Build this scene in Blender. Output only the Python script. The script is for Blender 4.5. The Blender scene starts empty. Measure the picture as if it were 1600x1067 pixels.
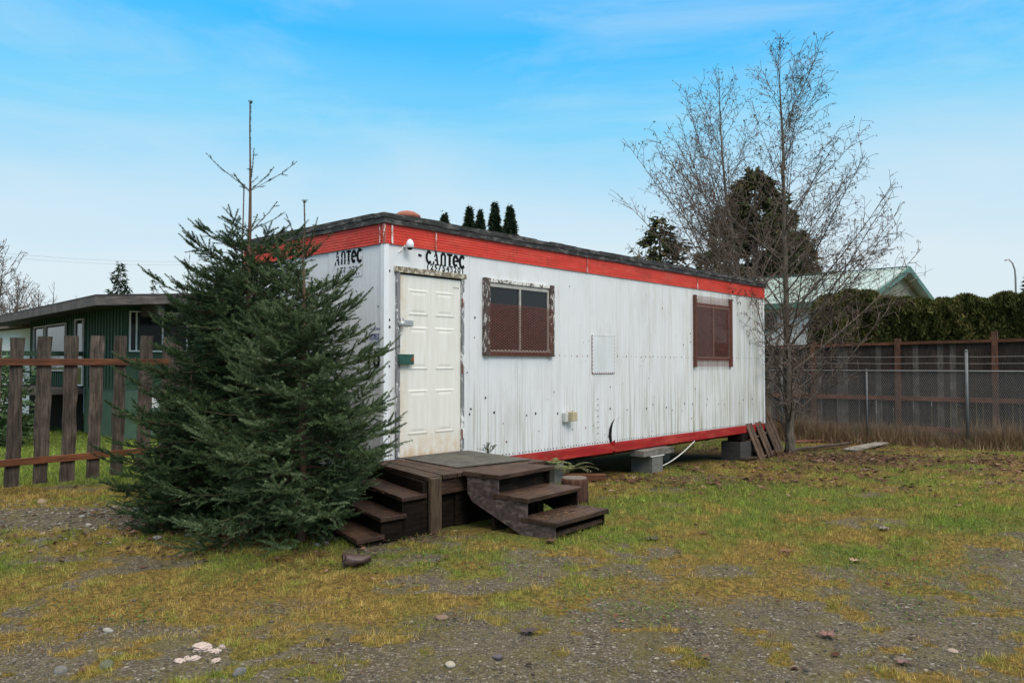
import bpy, math, random
import numpy as np
from mathutils import Vector, Matrix
random.seed(7)
RNG = np.random.default_rng(11)
C = bpy.context.scene.collection
F, HZ, EYE = 1211.0, 569.0, 1.6
def R(d): return math.radians(d)

# ------------------------------------------------------------------ numpy noise
def _hash(ix, iy, seed):
    h = (ix.astype(np.int64) * 374761393 + iy.astype(np.int64) * 668265263 + seed * 974634777) & 0xffffffff
    h = ((h ^ (h >> 13)) * 1274126177) & 0xffffffff
    return ((h ^ (h >> 16)) & 0xffff) / 65535.0
def vnoise(x, y, seed=0):
    ix = np.floor(x); iy = np.floor(y); fx = x - ix; fy = y - iy
    ix = ix.astype(np.int64); iy = iy.astype(np.int64)
    fx = fx * fx * (3 - 2 * fx); fy = fy * fy * (3 - 2 * fy)
    a = _hash(ix, iy, seed); b = _hash(ix + 1, iy, seed); c = _hash(ix, iy + 1, seed); d = _hash(ix + 1, iy + 1, seed)
    return (a * (1 - fx) + b * fx) * (1 - fy) + (c * (1 - fx) + d * fx) * fy
def fbm(x, y, sc, oc=4, seed=0):
    x = np.asarray(x, float); y = np.asarray(y, float)
    s = 0; a = .5; t = 0
    for o in range(oc):
        s = s + a * vnoise(x * sc + 13.7 * o, y * sc - 7.1 * o, seed + o); t += a; a *= .5; sc *= 2.03
    return s / t
def sst(x, a, b):
    t = np.clip((x - a) / (b - a), 0, 1); return t * t * (3 - 2 * t)

def gz(x, y):
    x = np.asarray(x, float); y = np.asarray(y, float)
    base = np.interp(y, [0, 8.2, 12.6, 16, 19, 24, 40, 120], [0, 0, -.13, -.30, -.36, -.40, -.45, -.5])
    base = base * np.interp(x, [-10, -3, 2], [.45, .7, 1.0])
    mound = .04 * np.exp(-((x - .1) ** 2 + (y - 7.2) ** 2) / .8)
    return base + mound + (fbm(x, y, .9, 3, 5) - .5) * .05 + (fbm(x, y, 6, 2, 9) - .5) * .018
def GZ(x, y): return float(gz(np.array([x]), np.array([y]))[0])
def at(px, y_d, D=None):
    """world point on the viewing direction of column px at depth y_d (D metres below the eye, else on the ground)"""
    x = (px - 800) / F * y_d
    return (x, y_d, EYE - D if D is not None else GZ(x, y_d))
def on_ground(px, py):
    d = EYE * F / (py - HZ)
    for _ in range(12):
        x = (px - 800) / F * d
        d = (EYE - GZ(x, d)) * F / (py - HZ)
    x = (px - 800) / F * d
    return (x, d, GZ(x, d))

# ------------------------------------------------------------------ mesh builder
class MB:
    def __init__(s): s.v = []; s.f = []; s.m = []
    def add(s, vs, fs, mi=0):
        o = len(s.v); s.v.extend([tuple(p) for p in vs]); s.f.extend([tuple(i + o for i in f) for f in fs]); s.m.extend([mi] * len(fs)); return s
    def box(s, x0, x1, y0, y1, z0, z1, mi=0, jit=0, M=None):
        vs = [(x, y, z) for z in (z0, z1) for y in (y0, y1) for x in (x0, x1)]
        if jit: vs = [tuple(c + random.uniform(-jit, jit) for c in p) for p in vs]
        if M is not None: vs = [tuple(M @ Vector(p)) for p in vs]
        return s.add(vs, [(0, 2, 3, 1), (4, 5, 7, 6), (0, 1, 5, 4), (2, 6, 7, 3), (0, 4, 6, 2), (1, 3, 7, 5)], mi)
    def quad(s, a, b, c, d, mi=0): return s.add([a, b, c, d], [(0, 1, 2, 3)], mi)
    def hexa(s, bot, top, mi=0):
        """bot / top: four points each, counter-clockwise from above"""
        return s.add(list(bot) + list(top), [(3, 2, 1, 0), (4, 5, 6, 7), (0, 1, 5, 4), (1, 2, 6, 5), (2, 3, 7, 6), (3, 0, 4, 7)], mi)
    def extr(s, poly, a, b, axis='x', mi=0):
        """poly of 2-D points extruded along an axis from a to b"""
        def P(p, k):
            return {'x': (k, p[0], p[1]), 'y': (p[0], k, p[1]), 'z': (p[0], p[1], k)}[axis]
        n = len(poly); vs = [P(p, a) for p in poly] + [P(p, b) for p in poly]
        fs = [tuple(range(n)), tuple(range(2 * n - 1, n - 1, -1))] + [(i, i + n, (i + 1) % n + n, (i + 1) % n) for i in range(n)]
        return s.add(vs, fs, mi)
    def tube(s, pts, r, n=6, mi=0, cap=True):
        pts = [Vector(p) for p in pts]; k = len(pts)
        rs = r if isinstance(r, (list, tuple)) else [r] * k
        vs = []; up = Vector((.13, .31, .94)).normalized()
        for i, p in enumerate(pts):
            d = (pts[min(i + 1, k - 1)] - pts[max(i - 1, 0)]).normalized()
            a = d.cross(up)
            if a.length < .1: a = d.cross(Vector((1, 0, 0)))
            a.normalize(); b = d.cross(a)
            for j in range(n):
                t = 2 * math.pi * j / n; vs.append(p + (a * math.cos(t) + b * math.sin(t)) * rs[i])
        fs = [(i * n + j, i * n + (j + 1) % n, (i + 1) * n + (j + 1) % n, (i + 1) * n + j) for i in range(k - 1) for j in range(n)]
        if cap: fs += [tuple(range(n - 1, -1, -1)), tuple(range((k - 1) * n, k * n))]
        return s.add(vs, fs, mi)
    def lathe(s, prof, n=20, mi=0, c=(0, 0, 0), wob=0):
        vs = [];
        w = [1 + random.uniform(-wob, wob) for _ in range(n)]
        for r, z in prof:
            for j in range(n):
                t = 2 * math.pi * j / n; vs.append((c[0] + r * math.cos(t) * w[j], c[1] + r * math.sin(t) * w[j], c[2] + z))
        k = len(prof)
        fs = [(i * n + j, i * n + (j + 1) % n, (i + 1) * n + (j + 1) % n, (i + 1) * n + j) for i in range(k - 1) for j in range(n)]
        fs += [tuple(range(n - 1, -1, -1)), tuple(range((k - 1) * n, k * n))]
        return s.add(vs, fs, mi)
    def build(s, name, mats, parent=None, smooth=False, bevel=0):
        me = bpy.data.meshes.new(name); me.from_pydata(s.v, [], s.f)
        if not isinstance(mats, (list, tuple)): mats = [mats]
        for m in mats: me.materials.append(m)
        if len(mats) > 1: me.polygons.foreach_set('material_index', s.m)
        me.validate(); me.update()
        if smooth: me.polygons.foreach_set('use_smooth', [True] * len(me.polygons))
        return link(name, me, parent, bevel)
def link(name, me, parent=None, bevel=0):
    o = bpy.data.objects.new(name, me); C.objects.link(o)
    if parent is not None: o.parent = parent
    if bevel:
        b = o.modifiers.new('edge', 'BEVEL'); b.width = bevel; b.segments = 2; b.limit_method = 'ANGLE'; b.angle_limit = R(40)
    return o
def tris_mesh(name, V, mat, k=3, parent=None, col=None, col2=None):
    """V: (n*k,3) corner points of n separate faces with k corners"""
    V = np.ascontiguousarray(V, dtype=np.float32); n = len(V) // k
    me = bpy.data.meshes.new(name); me.vertices.add(len(V)); me.vertices.foreach_set('co', V.ravel())
    me.loops.add(len(V)); me.loops.foreach_set('vertex_index', np.arange(len(V), dtype=np.int32))
    me.polygons.add(n); me.polygons.foreach_set('loop_start', np.arange(0, n * k, k, dtype=np.int32))
    try: me.polygons.foreach_set('loop_total', np.full(n, k, dtype=np.int32))
    except Exception: pass
    for nm, c in (('tint', col), ('tint2', col2)):
        if c is not None:
            a = me.attributes.new(nm, 'FLOAT', 'POINT'); a.data.foreach_set('value', np.repeat(np.asarray(c, np.float32), k))
    me.materials.append(mat); me.update()
    return link(name, me, parent)
def tag(o, label, cat, group=None):
    o['label'] = label; o['category'] = cat
    if group: o['group'] = group
    return o
def kind(o, k): o['kind'] = k; return o
def thing(name, label, cat, loc=(0, 0, 0), rz=0, group=None):
    o = bpy.data.objects.new(name, None); C.objects.link(o); o.location = loc; o.rotation_euler = (0, 0, rz)
    return tag(o, label, cat, group)
def copy_tree(root, label=None, loc=None, rz=None, scale=None, group=None):
    r = root.copy(); C.objects.link(r)
    if label: r['label'] = label
    if group: r['group'] = group
    if loc is not None: r.location = loc
    if rz is not None: r.rotation_euler = (0, 0, rz)
    if scale is not None: r.scale = scale
    for ch in list(root.children):
        c = ch.copy(); C.objects.link(c); c.parent = r
        for g in list(ch.children):
            d = g.copy(); C.objects.link(d); d.parent = c
    return r

# ------------------------------------------------------------------ materials
def mat(name):
    m = bpy.data.materials.new(name); m.use_nodes = True
    return m, m.node_tree, m.node_tree.nodes['Principled BSDF']
def N(nt, t, **k):
    n = nt.nodes.new(t)
    for a, b in k.items():
        if a in n.inputs.keys() if isinstance(a, str) else False: n.inputs[a].default_value = b
        else: setattr(n, a, b)
    return n
def L(nt, a, b): nt.links.new(a, b)
def coords(nt, sc=(1, 1, 1), kind='Object', loc=(0, 0, 0)):
    t = nt.nodes.new('ShaderNodeTexCoord'); mp = nt.nodes.new('ShaderNodeMapping')
    mp.inputs['Scale'].default_value = sc; mp.inputs['Location'].default_value = loc
    L(nt, t.outputs[kind], mp.inputs['Vector']); return mp.outputs['Vector']
def noise(nt, vec, scale, detail=4, rough=.6, dist=0):
    n = nt.nodes.new('ShaderNodeTexNoise'); n.inputs['Scale'].default_value = scale; n.inputs['Detail'].default_value = detail
    n.inputs['Roughness'].default_value = rough; n.inputs['Distortion'].default_value = dist; L(nt, vec, n.inputs['Vector']); return n.outputs['Fac']
def ramp(nt, fac, stops, interp='LINEAR'):
    r = nt.nodes.new('ShaderNodeValToRGB'); r.color_ramp.interpolation = interp
    els = r.color_ramp.elements
    while len(els) < len(stops): els.new(.5)
    for e, (p, c) in zip(els, stops):
        e.position = p; e.color = (c[0], c[1], c[2], 1) if isinstance(c, (tuple, list)) else (c, c, c, 1)
    L(nt, fac, r.inputs['Fac']); return r.outputs['Color']
def mix(nt, fac, a, b, mode='MIX'):
    m = nt.nodes.new('ShaderNodeMixRGB'); m.blend_type = mode
    for i, v in ((0, fac), (1, a), (2, b)):
        if isinstance(v, (int, float)): m.inputs[i].default_value = v if i == 0 else (v, v, v, 1)
        elif isinstance(v, tuple): m.inputs[i].default_value = (*v, 1)
        else: L(nt, v, m.inputs[i])
    return m.outputs[0]
def mth(nt, op, a, b=0, clamp=False):
    m = nt.nodes.new('ShaderNodeMath'); m.operation = op; m.use_clamp = clamp
    for i, v in ((0, a), (1, b)):
        if isinstance(v, (int, float)): m.inputs[i].default_value = v
        else: L(nt, v, m.inputs[i])
    return m.outputs[0]
def bump(nt, bs, h, strength=.4, dist=.01):
    b = nt.nodes.new('ShaderNodeBump'); b.inputs['Strength'].default_value = strength; b.inputs['Distance'].default_value = dist
    L(nt, h, b.inputs['Height']); L(nt, b.outputs['Normal'], bs.inputs['Normal'])
def sepz(nt, vec, ax='Z'):
    s = nt.nodes.new('ShaderNodeSeparateXYZ'); L(nt, vec, s.inputs[0]); return s.outputs[ax]
def attr(nt, name):
    a = nt.nodes.new('ShaderNodeAttribute'); a.attribute_name = name; return a.outputs['Fac']

def wood_mat(name, dark, light, axis='z', stretch=14, rough=.75, moss=None, spec=.3, chips=None, k=1.0):
    m, nt, bs = mat(name)
    sc = {'x': (1.2, stretch, stretch), 'y': (stretch, 1.2, stretch), 'z': (stretch, stretch, 1.2)}[axis]
    v = coords(nt, sc)
    g = noise(nt, v, 3.2 * k, 6, .62, .4); blotch = noise(nt, coords(nt), 3.0 * k, 4, .6)
    c = ramp(nt, g, [(.36, dark), (.5, tuple((a + b) / 2 for a, b in zip(dark, light))), (.64, light)])
    c = mix(nt, ramp(nt, blotch, [(.3, 0.), (.75, .85)]), c, tuple(x * .45 for x in dark))
    oi = nt.nodes.new('ShaderNodeObjectInfo')
    c = mix(nt, 1.0, c, ramp(nt, oi.outputs['Random'], [(0, .78), (1, 1.22)]), 'MULTIPLY')
    if moss:
        mo = noise(nt, coords(nt), 9, 5, .7)
        c = mix(nt, ramp(nt, mo, [(.55, 0.), (.68, .7)]), c, moss)
    if chips:
        ch = noise(nt, coords(nt, (3, 3, 1.2)), 16, 5, .75)
        c = mix(nt, ramp(nt, ch, [(.5, 0.), (.53, 1.)], 'LINEAR'), c, chips)
    L(nt, c, bs.inputs['Base Color']); bs.inputs['Roughness'].default_value = rough; bs.inputs['Specular IOR Level'].default_value = spec
    bump(nt, bs, g, .5, .006)
    return m
def plain(name, col, rough=.6, var=.25, scale=8, metal=0, spec=.4, bumpk=.2):
    m, nt, bs = mat(name)
    n = noise(nt, coords(nt), scale, 5, .65)
    c = ramp(nt, n, [(.25, tuple(x * (1 - var) for x in col)), (.75, tuple(min(1, x * (1 + var)) for x in col))])
    L(nt, c, bs.inputs['Base Color']); bs.inputs['Roughness'].default_value = rough; bs.inputs['Metallic'].default_value = metal
    bs.inputs['Specular IOR Level'].default_value = spec
    if bumpk: bump(nt, bs, n, bumpk, .01)
    return m
def siding_mat(name, base=(.67, .685, .705), grime=1.0):
    m, nt, bs = mat(name)
    o = coords(nt); x = sepz(nt, o, 'X'); z = sepz(nt, o, 'Z')
    st = noise(nt, coords(nt, (16, 16, .35)), 2.0, 6, .7)            # vertical run-off streaks
    st2 = noise(nt, coords(nt, (5, 5, .12)), 1.6, 4, .6)
    c = mix(nt, ramp(nt, st, [(.4, 0.), (.75, .28)]), base, tuple(b * k for b, k in zip(base, (.80, .80, .79))))
    low = mth(nt, 'SUBTRACT', 1.0, mth(nt, 'DIVIDE', z, 1.9), True)    # dirt splashed up the lower wall
    far = mth(nt, 'DIVIDE', mth(nt, 'SUBTRACT', x, 2.0), 8.0, True)
    far = mth(nt, 'POWER', far, 1.6)
    d = mth(nt, 'MULTIPLY', ramp(nt, st, [(.46, 0.), (.64, 1.)]), mth(nt, 'ADD', mth(nt, 'MULTIPLY', low, 1.0 * grime), mth(nt, 'MULTIPLY', far, 1.0 * grime)), True)
    d = mth(nt, 'MULTIPLY', d, ramp(nt, st2, [(.36, .08), (.6, 1.)]), True)
    c = mix(nt, d, c, (.25, .225, .155))
    al = mth(nt, 'MULTIPLY', ramp(nt, st2, [(.45, 0.), (.7, 1.)]), mth(nt, 'MULTIPLY', far, .5), True)
    c = mix(nt, al, c, (.40, .42, .25))
    wd_ = noise(nt, coords(nt, (1.2, 1.2, .5)), 1.3, 6, .7); c = mix(nt, ramp(nt, wd_, [(.5, 0.), (.72, .38)]), c, (.38, .375, .33))
    sp = noise(nt, coords(nt, (1, 1, .8)), 30, 3, .6); spot = ramp(nt, sp, [(.73, 0.), (.78, 1.)])
    c = mix(nt, mth(nt, 'MULTIPLY', spot, .45), c, (.16, .12, .09))
    rs = ramp(nt, noise(nt, coords(nt, (9, 9, .55), loc=(3, 1, 2)), 1.8, 5, .65), [(.66, 0.), (.76, .5)])
    c = mix(nt, rs, c, (.40, .27, .15))
    L(nt, c, bs.inputs['Base Color']); bs.inputs['Roughness'].default_value = .55; bs.inputs['Specular IOR Level'].default_value = .35
    bump(nt, bs, noise(nt, coords(nt, (1.6, 1.6, .7)), 2.0, 3, .5), .35, .04)
    return m
def red_mat(name, base=(.62, .035, .018), rib=None):
    m, nt, bs = mat(name)
    n = noise(nt, coords(nt, (1, 1, 9)), 2.2, 5, .7); n2 = noise(nt, coords(nt), 1.1, 4, .65)
    c = ramp(nt, n, [(.3, tuple(b * .72 for b in base)), (.6, base), (.8, (min(1, base[0] * 1.2), base[1] * 2.2, base[2] * 2.4))])
    c = mix(nt, ramp(nt, n2, [(.55, 0.), (.72, .6)]), c, (.22, .03, .018))
    c = mix(nt, ramp(nt, noise(nt, coords(nt, (.8, .8, 3)), 1.7, 6, .7), [(.5, 0.), (.7, .3)]), c, (.78, .20, .13))
    v = noise(nt, coords(nt, (12, 12, 1)), 2.0, 4, .7)
    c = mix(nt, ramp(nt, v, [(.58, 0.), (.70, .6)]), c, (.12, .05, .035))
    L(nt, c, bs.inputs['Base Color']); bs.inputs['Roughness'].default_value = .5; bs.inputs['Specular IOR Level'].default_value = .3
    bump(nt, bs, n, .25, .01)
    return m
def peel_mat(name, wood=(.10, .075, .06), paint=(.68, .67, .64), bal=.5, sc=14, zst=.5):
    m, nt, bs = mat(name)
    n = noise(nt, coords(nt, (1.2, 1.2, zst)), sc, 7, .78)
    w = ramp(nt, noise(nt, coords(nt, (10, 10, 1)), 5, 4, .7), [(.3, tuple(x * .6 for x in wood)), (.7, tuple(x * 1.5 for x in wood))])
    k = ramp(nt, n, [(bal - .015, 0.), (bal + .015, 1.)])
    L(nt, mix(nt, k, w, paint), bs.inputs['Base Color']); bs.inputs['Roughness'].default_value = .7
    bump(nt, bs, k, .5, .003)
    return m
def leaf_mat(name, c0, c1, c2=None, rough=.75, spec=.08, trans=0.):
    m, nt, bs = mat(name)
    stops = [(0, c0), (1, c1)] if c2 is None else [(0, c0), (.55, c1), (1, c2)]
    L(nt, ramp(nt, attr(nt, 'tint'), stops), bs.inputs['Base Color']); bs.inputs['Roughness'].default_value = rough
    bs.inputs['Specular IOR Level'].default_value = spec
    if trans:
        tr = nt.nodes.new('ShaderNodeBsdfTranslucent'); mx = nt.nodes.new('ShaderNodeMixShader'); mx.inputs[0].default_value = trans
        L(nt, ramp(nt, attr(nt, 'tint'), stops), tr.inputs['Color'])
        out = nt.nodes['Material Output']; L(nt, bs.outputs[0], mx.inputs[1]); L(nt, tr.outputs[0], mx.inputs[2]); L(nt, mx.outputs[0], out.inputs['Surface'])
    return m
def glass_mat(name, col=(.012, .014, .017)):
    m, nt, bs = mat(name); bs.inputs['Base Color'].default_value = (*col, 1); bs.inputs['Roughness'].default_value = .04
    bs.inputs['Specular IOR Level'].default_value = .3
    bump(nt, bs, noise(nt, coords(nt), 3, 2, .5), .06, .02)
    return m

M = {}
M['siding'] = siding_mat('ribbed_white_metal')
M['siding_end'] = siding_mat('ribbed_white_metal_end', (.64, .665, .70), .5)
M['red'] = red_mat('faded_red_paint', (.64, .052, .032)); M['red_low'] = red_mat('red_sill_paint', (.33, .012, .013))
def tar_mat():
    m, nt, bs = mat('weathered_roof_edge')
    n = noise(nt, coords(nt, (1, 1, 3)), 5, 6, .7, .6)
    c = ramp(nt, n, [(.35, (.012, .012, .013)), (.52, (.03, .028, .028)), (.6, (.12, .115, .11)), (.68, (.03, .03, .03)), (.8, (.17, .165, .16))])
    L(nt, c, bs.inputs['Base Color']); bs.inputs['Roughness'].default_value = .8; bump(nt, bs, n, .6, .02); return m
M['tar'] = tar_mat()
M['trim'] = plain('white_metal_trim', (.70, .73, .76), .5, .08)
def door_mat():
    m, nt, bs = mat('cream_steel_door')
    o = coords(nt); z = sepz(nt, o, 'Z'); x = sepz(nt, o, 'X')
    c = ramp(nt, noise(nt, coords(nt, (10, 10, .8)), 2.5, 4, .6), [(.3, (.66, .64, .57)), (.7, (.74, .73, .69))])
    edge = mth(nt, 'SUBTRACT', 1.0, mth(nt, 'DIVIDE', mth(nt, 'SUBTRACT', x, .22), .14), True)
    bot = mth(nt, 'SUBTRACT', 1.0, mth(nt, 'DIVIDE', mth(nt, 'SUBTRACT', z, .55), .35), True)
    n = noise(nt, coords(nt, (1, 1, .7)), 7, 5, .75)
    r = mth(nt, 'MULTIPLY', ramp(nt, n, [(.36, 0.), (.62, 1.)]), mth(nt, 'MAXIMUM', mth(nt, 'MULTIPLY', edge, .6), mth(nt, 'MULTIPLY', bot, .9)), True)
    c = mix(nt, mth(nt, 'MULTIPLY', r, .8), c, (.52, .33, .14))
    sp = ramp(nt, noise(nt, coords(nt), 42, 3, .6), [(.70, 0.), (.74, 1.)])
    c = mix(nt, mth(nt, 'MULTIPLY', sp, mth(nt, 'MAXIMUM', edge, bot)), c, (.30, .10, .03))
    L(nt, c, bs.inputs['Base Color']); bs.inputs['Roughness'].default_value = .5; return m
M['door'] = door_mat()
M['peel'] = peel_mat('peeling_frame_paint', bal=.47); M['peel_dark'] = peel_mat('peeling_dark_frame', (.055, .035, .028), (.62, .6, .58), .56, 18)
M['peel_head'] = peel_mat('mossy_header', (.16, .13, .09), (.50, .47, .38), .52, 16, 1)
M['peel_grey'] = peel_mat('grey_strip_paint', (.17, .17, .18), (.72, .72, .72), .55, 10)
M['glass'] = glass_mat('dark_window_glass')
M['mesh'] = plain('rusty_brown_mesh', (.17, .055, .035), .7, .35, 12)
M['mesh_frame'] = plain('rusty_brown_bar', (.10, .035, .024), .7, .4, 10)
M['black'] = plain('black_paint_and_shade', (.010, .010, .011), .8, .3, 20, bumpk=0, spec=.1)  # also stands in for the shade under the house deck
M['alu'] = plain('dull_aluminium', (.45, .46, .47), .4, .15, 12, metal=.6)
M['green_box'] = plain('dark_green_metal', (.018, .075, .06), .5, .4, 14)
M['rust'] = plain('rust', (.16, .05, .02), .8, .5, 25)
M['vent'] = plain('rusty_vent', (.26, .085, .05), .75, .35, 12)
M['beige'] = plain('beige_plastic', (.42, .37, .24), .55, .12, 10); M['greybox'] = plain('pale_grey_box', (.5, .52, .5), .5, .1, 10)
M['blue'] = plain('sticker_blue', (.03, .045, .22), .5, .1, 10, bumpk=0); M['sticker'] = plain('sticker_white', (.66, .68, .72), .5, .1, 14, bumpk=0)
M['block'] = plain('concrete_block', (.135, .135, .122), .9, .25, 14, bumpk=.5); M['block_dark'] = plain('dark_concrete_block', (.045, .044, .04), .9, .3, 14, bumpk=.5)  # second block tone is a darker concrete
M['cable'] = plain('white_cable', (.62, .62, .6), .5, .08, 20, bumpk=0)
M['deckwood'] = wood_mat('wet_deck_wood', (.020, .011, .008), (.115, .066, .045), 'x', 20, .6, spec=.22, moss=(.05, .045, .02))
M['deckwood_y'] = wood_mat('wet_deck_wood_cross', (.020, .011, .008), (.105, .060, .042), 'y', 20, .6, spec=.22, moss=(.05, .045, .02))
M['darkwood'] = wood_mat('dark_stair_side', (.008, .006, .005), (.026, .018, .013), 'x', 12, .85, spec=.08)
M['postwood'] = wood_mat('brown_post_wood', (.05, .032, .02), (.13, .09, .055), 'z', 16, .65)
def osb_mat():
    m, nt, bs = mat('purple_brown_chipboard')
    vo = nt.nodes.new('ShaderNodeTexVoronoi'); vo.inputs['Scale'].default_value = 17; L(nt, coords(nt, (1, 1, 2.2)), vo.inputs['Vector'])
    n = noise(nt, coords(nt, (1, 1, 1)), 22, 5, .7)
    c = mix(nt, .55, ramp(nt, sepz(nt, vo.outputs['Color'], 'X'), [(0, (.02, .013, .014)), (.6, (.075, .05, .05)), (1, (.20, .15, .14))]), ramp(nt, n, [(.35, (.018, .012, .013)), (.65, (.12, .085, .08))]))
    L(nt, c, bs.inputs['Base Color']); bs.inputs['Roughness'].default_value = .6; bump(nt, bs, n, .5, .01); return m
M['osb'] = osb_mat()
def mat_mat():
    m, nt, bs = mat('rubber_mat'); v = coords(nt, (1, 1, 1))
    w = nt.nodes.new('ShaderNodeTexWave'); w.inputs['Scale'].default_value = 28; w.inputs['Distortion'].default_value = .2; L(nt, v, w.inputs['Vector'])
    n = noise(nt, v, 5, 6, .75)
    c = ramp(nt, n, [(.35, (.035, .036, .032)), (.6, (.085, .085, .07)), (.75, (.12, .105, .08))])
    L(nt, c, bs.inputs['Base Color']); bs.inputs['Roughness'].default_value = .75; bump(nt, bs, w.outputs['Fac'], .4, .004); return m
M['mat'] = mat_mat()
M['bark_stump'] = wood_mat('reddish_bark', (.04, .018, .012), (.16, .075, .05), 'z', 9, .9); M['cutwood'] = plain('grey_cut_wood', (.12, .10, .085), .9, .3, 18)
M['pallet'] = wood_mat('brown_pallet_wood', (.05, .03, .02), (.19, .12, .08), 'z', 18, .75)
M['greywood'] = wood_mat('silver_grey_board', (.10, .09, .08), (.32, .30, .27), 'x', 16, .8)
M['plank'] = wood_mat('rotten_plank', (.03, .02, .016), (.11, .07, .055), 'x', 16, .8)
M['redwood'] = wood_mat('red_brown_plank', (.09, .03, .02), (.2, .075, .05), 'x', 16, .7)
M['picket'] = wood_mat('weathered_picket', (.034, .026, .020), (.15, .12, .098), 'z', 13, .8)
M['rail'] = wood_mat('orange_brown_rail', (.08, .028, .013), (.20, .075, .032), 'x', 14, .6)
M['fenceboard'] = wood_mat('dark_fence_board', (.012, .008, .007), (.048, .034, .029), 'z', 14, .8)
M['fencegrey'] = wood_mat('grey_fence_board', (.035, .030, .027), (.12, .105, .095), 'z', 14, .8)
M['fencepost'] = wood_mat('brown_fence_post', (.045, .02, .013), (.14, .065, .04), 'z', 14, .7)
M['fencerail'] = wood_mat('red_fence_rail', (.07, .026, .014), (.19, .072, .038), 'x', 14, .65)
M['galv'] = plain('galvanised_steel', (.115, .125, .135), .5, .15, 10, metal=.3)
M['wire'] = plain('galvanised_wire', (.20, .21, .215), .5, .1, 10)
M['bark'] = wood_mat('grey_brown_bark', (.08, .065, .05), (.24, .205, .165), 'z', 7, .9, moss=(.09, .085, .05))
M['bark_far'] = plain('far_bark', (.10, .075, .065), .9, .3, 4)
M['twig'] = plain('twig_bark', (.12, .09, .075), .9, .25, 4, bumpk=0)
M['catkin'] = leaf_mat('dry_catkin', (.035, .022, .015), (.13, .08, .05))
M['spruce_bark'] = plain('spruce_bark', (.11, .065, .042), .9, .35, 20)
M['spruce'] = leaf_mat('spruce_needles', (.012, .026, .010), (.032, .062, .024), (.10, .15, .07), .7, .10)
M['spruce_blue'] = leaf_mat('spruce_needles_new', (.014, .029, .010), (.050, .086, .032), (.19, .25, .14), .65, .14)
M['conifer'] = leaf_mat('far_conifer', (.016, .022, .010), (.050, .062, .026), (.12, .09, .04))
M['conifer_far'] = leaf_mat('distant_conifer', (.018, .032, .018), (.032, .05, .028))
M['cedar'] = leaf_mat('cedar_hedge', (.026, .032, .010), (.095, .108, .032), (.18, .135, .05))
M['bushleaf'] = leaf_mat('broad_bush_leaf', (.03, .06, .025), (.10, .16, .07))
M['gsiding'] = plain('green_board_siding', (.022, .060, .034), .7, .25, 5); M['gpanel'] = plain('green_panel', (.020, .050, .029), .7, .25, 3)
M['gskirt'] = plain('pale_green_skirting', (.045, .092, .060), .7, .2, 4)
M['gfascia'] = wood_mat('grey_brown_fascia', (.07, .06, .058), (.17, .15, .145), 'x', 10, .8)
M['shingle'] = plain('dark_shingle', (.035, .033, .035), .9, .3, 12)
M['soffit'] = plain('dark_soffit', (.035, .03, .026), .8, .2, 6)
M['wframe'] = plain('white_window_frame', (.55, .56, .56), .5, .1, 8)
M['stucco'] = plain('white_stucco', (.58, .60, .60), .85, .1, 6); M['browntrim'] = plain('brown_trim', (.12, .08, .055), .7, .2, 6)
def metalroof():
    m, nt, bs = mat('green_metal_roof')
    n = noise(nt, coords(nt, (1, 1, 1)), 2.2, 5, .7)
    L(nt, ramp(nt, n, [(.3, (.21, .30, .28)), (.7, (.36, .43, .41))]), bs.inputs['Base Color']); bs.inputs['Roughness'].default_value = .35; return m
M['metalroof'] = metalroof(); M['gtrim'] = plain('dark_green_trim', (.05, .14, .11), .5, .2, 6); M['ggable'] = plain('grey_green_gable', (.20, .22, .17), .8, .15, 4)
M['lamp'] = plain('grey_lamp_steel', (.2, .21, .22), .5, .1, 6, metal=.3)
M['pot'] = plain('brown_plastic_pot', (.05, .03, .027), .45, .3, 20); M['chunk'] = plain('pale_plaster', (.40, .33, .30), .9, .25, 30, bumpk=.5)

# ------------------------------------------------------------------ camera, world, light
sc = bpy.context.scene
cd = bpy.data.cameras.new('camera'); cam = bpy.data.objects.new('camera', cd); C.objects.link(cam); sc.camera = cam
cam.location = (0, 0, EYE); cam.rotation_euler = (R(90) + math.atan(36 / F), 0, 0)
cd.sensor_width = 36; cd.lens = F / 1600 * 36; cd.clip_end = 2000; cd.clip_start = .05
w = bpy.data.worlds.new('World'); sc.world = w; w.use_nodes = True; nt = w.node_tree
for n in list(nt.nodes): nt.nodes.remove(n)
out = nt.nodes.new('ShaderNodeOutputWorld')
SUN_EL, SUN_AZ = R(42), R(150)
sky = nt.nodes.new('ShaderNodeTexSky'); sky.sky_type = 'NISHITA'; sky.sun_disc = False; sky.sun_elevation = SUN_EL; sky.sun_rotation = SUN_AZ
sky.air_density = 1.0; sky.dust_density = 1.5
b1 = nt.nodes.new('ShaderNodeBackground'); b1.inputs['Strength'].default_value = .10; L(nt, sky.outputs[0], b1.inputs['Color'])
tc = nt.nodes.new('ShaderNodeTexCoord'); z = sepz(nt, tc.outputs['Generated'])
mpn = nt.nodes.new('ShaderNodeMapping'); mpn.inputs['Scale'].default_value = (1, 1, 4.5); L(nt, tc.outputs['Generated'], mpn.inputs['Vector'])
cl = noise(nt, mpn.outputs['Vector'], 1.3, 5, .55, .3)
zz = mth(nt, 'ADD', z, mth(nt, 'MULTIPLY', mth(nt, 'SUBTRACT', .5, cl), .16))
grad = ramp(nt, zz, [(0.0, (.76, .86, .91)), (.11, (.74, .87, .94)), (.20, (.56, .81, .97)), (.29, (.24, .70, 1.02)), (.40, (.05, .54, 1.06)), (.50, (.30, .62, 1.0)), (.64, (1., 1., 1.))])
wisp = ramp(nt, noise(nt, mpn.outputs['Vector'], 2.2, 7, .6, .8), [(.45, 0.), (.8, .45)])
grad = mix(nt, wisp, grad, (.74, .87, .94))
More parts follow.
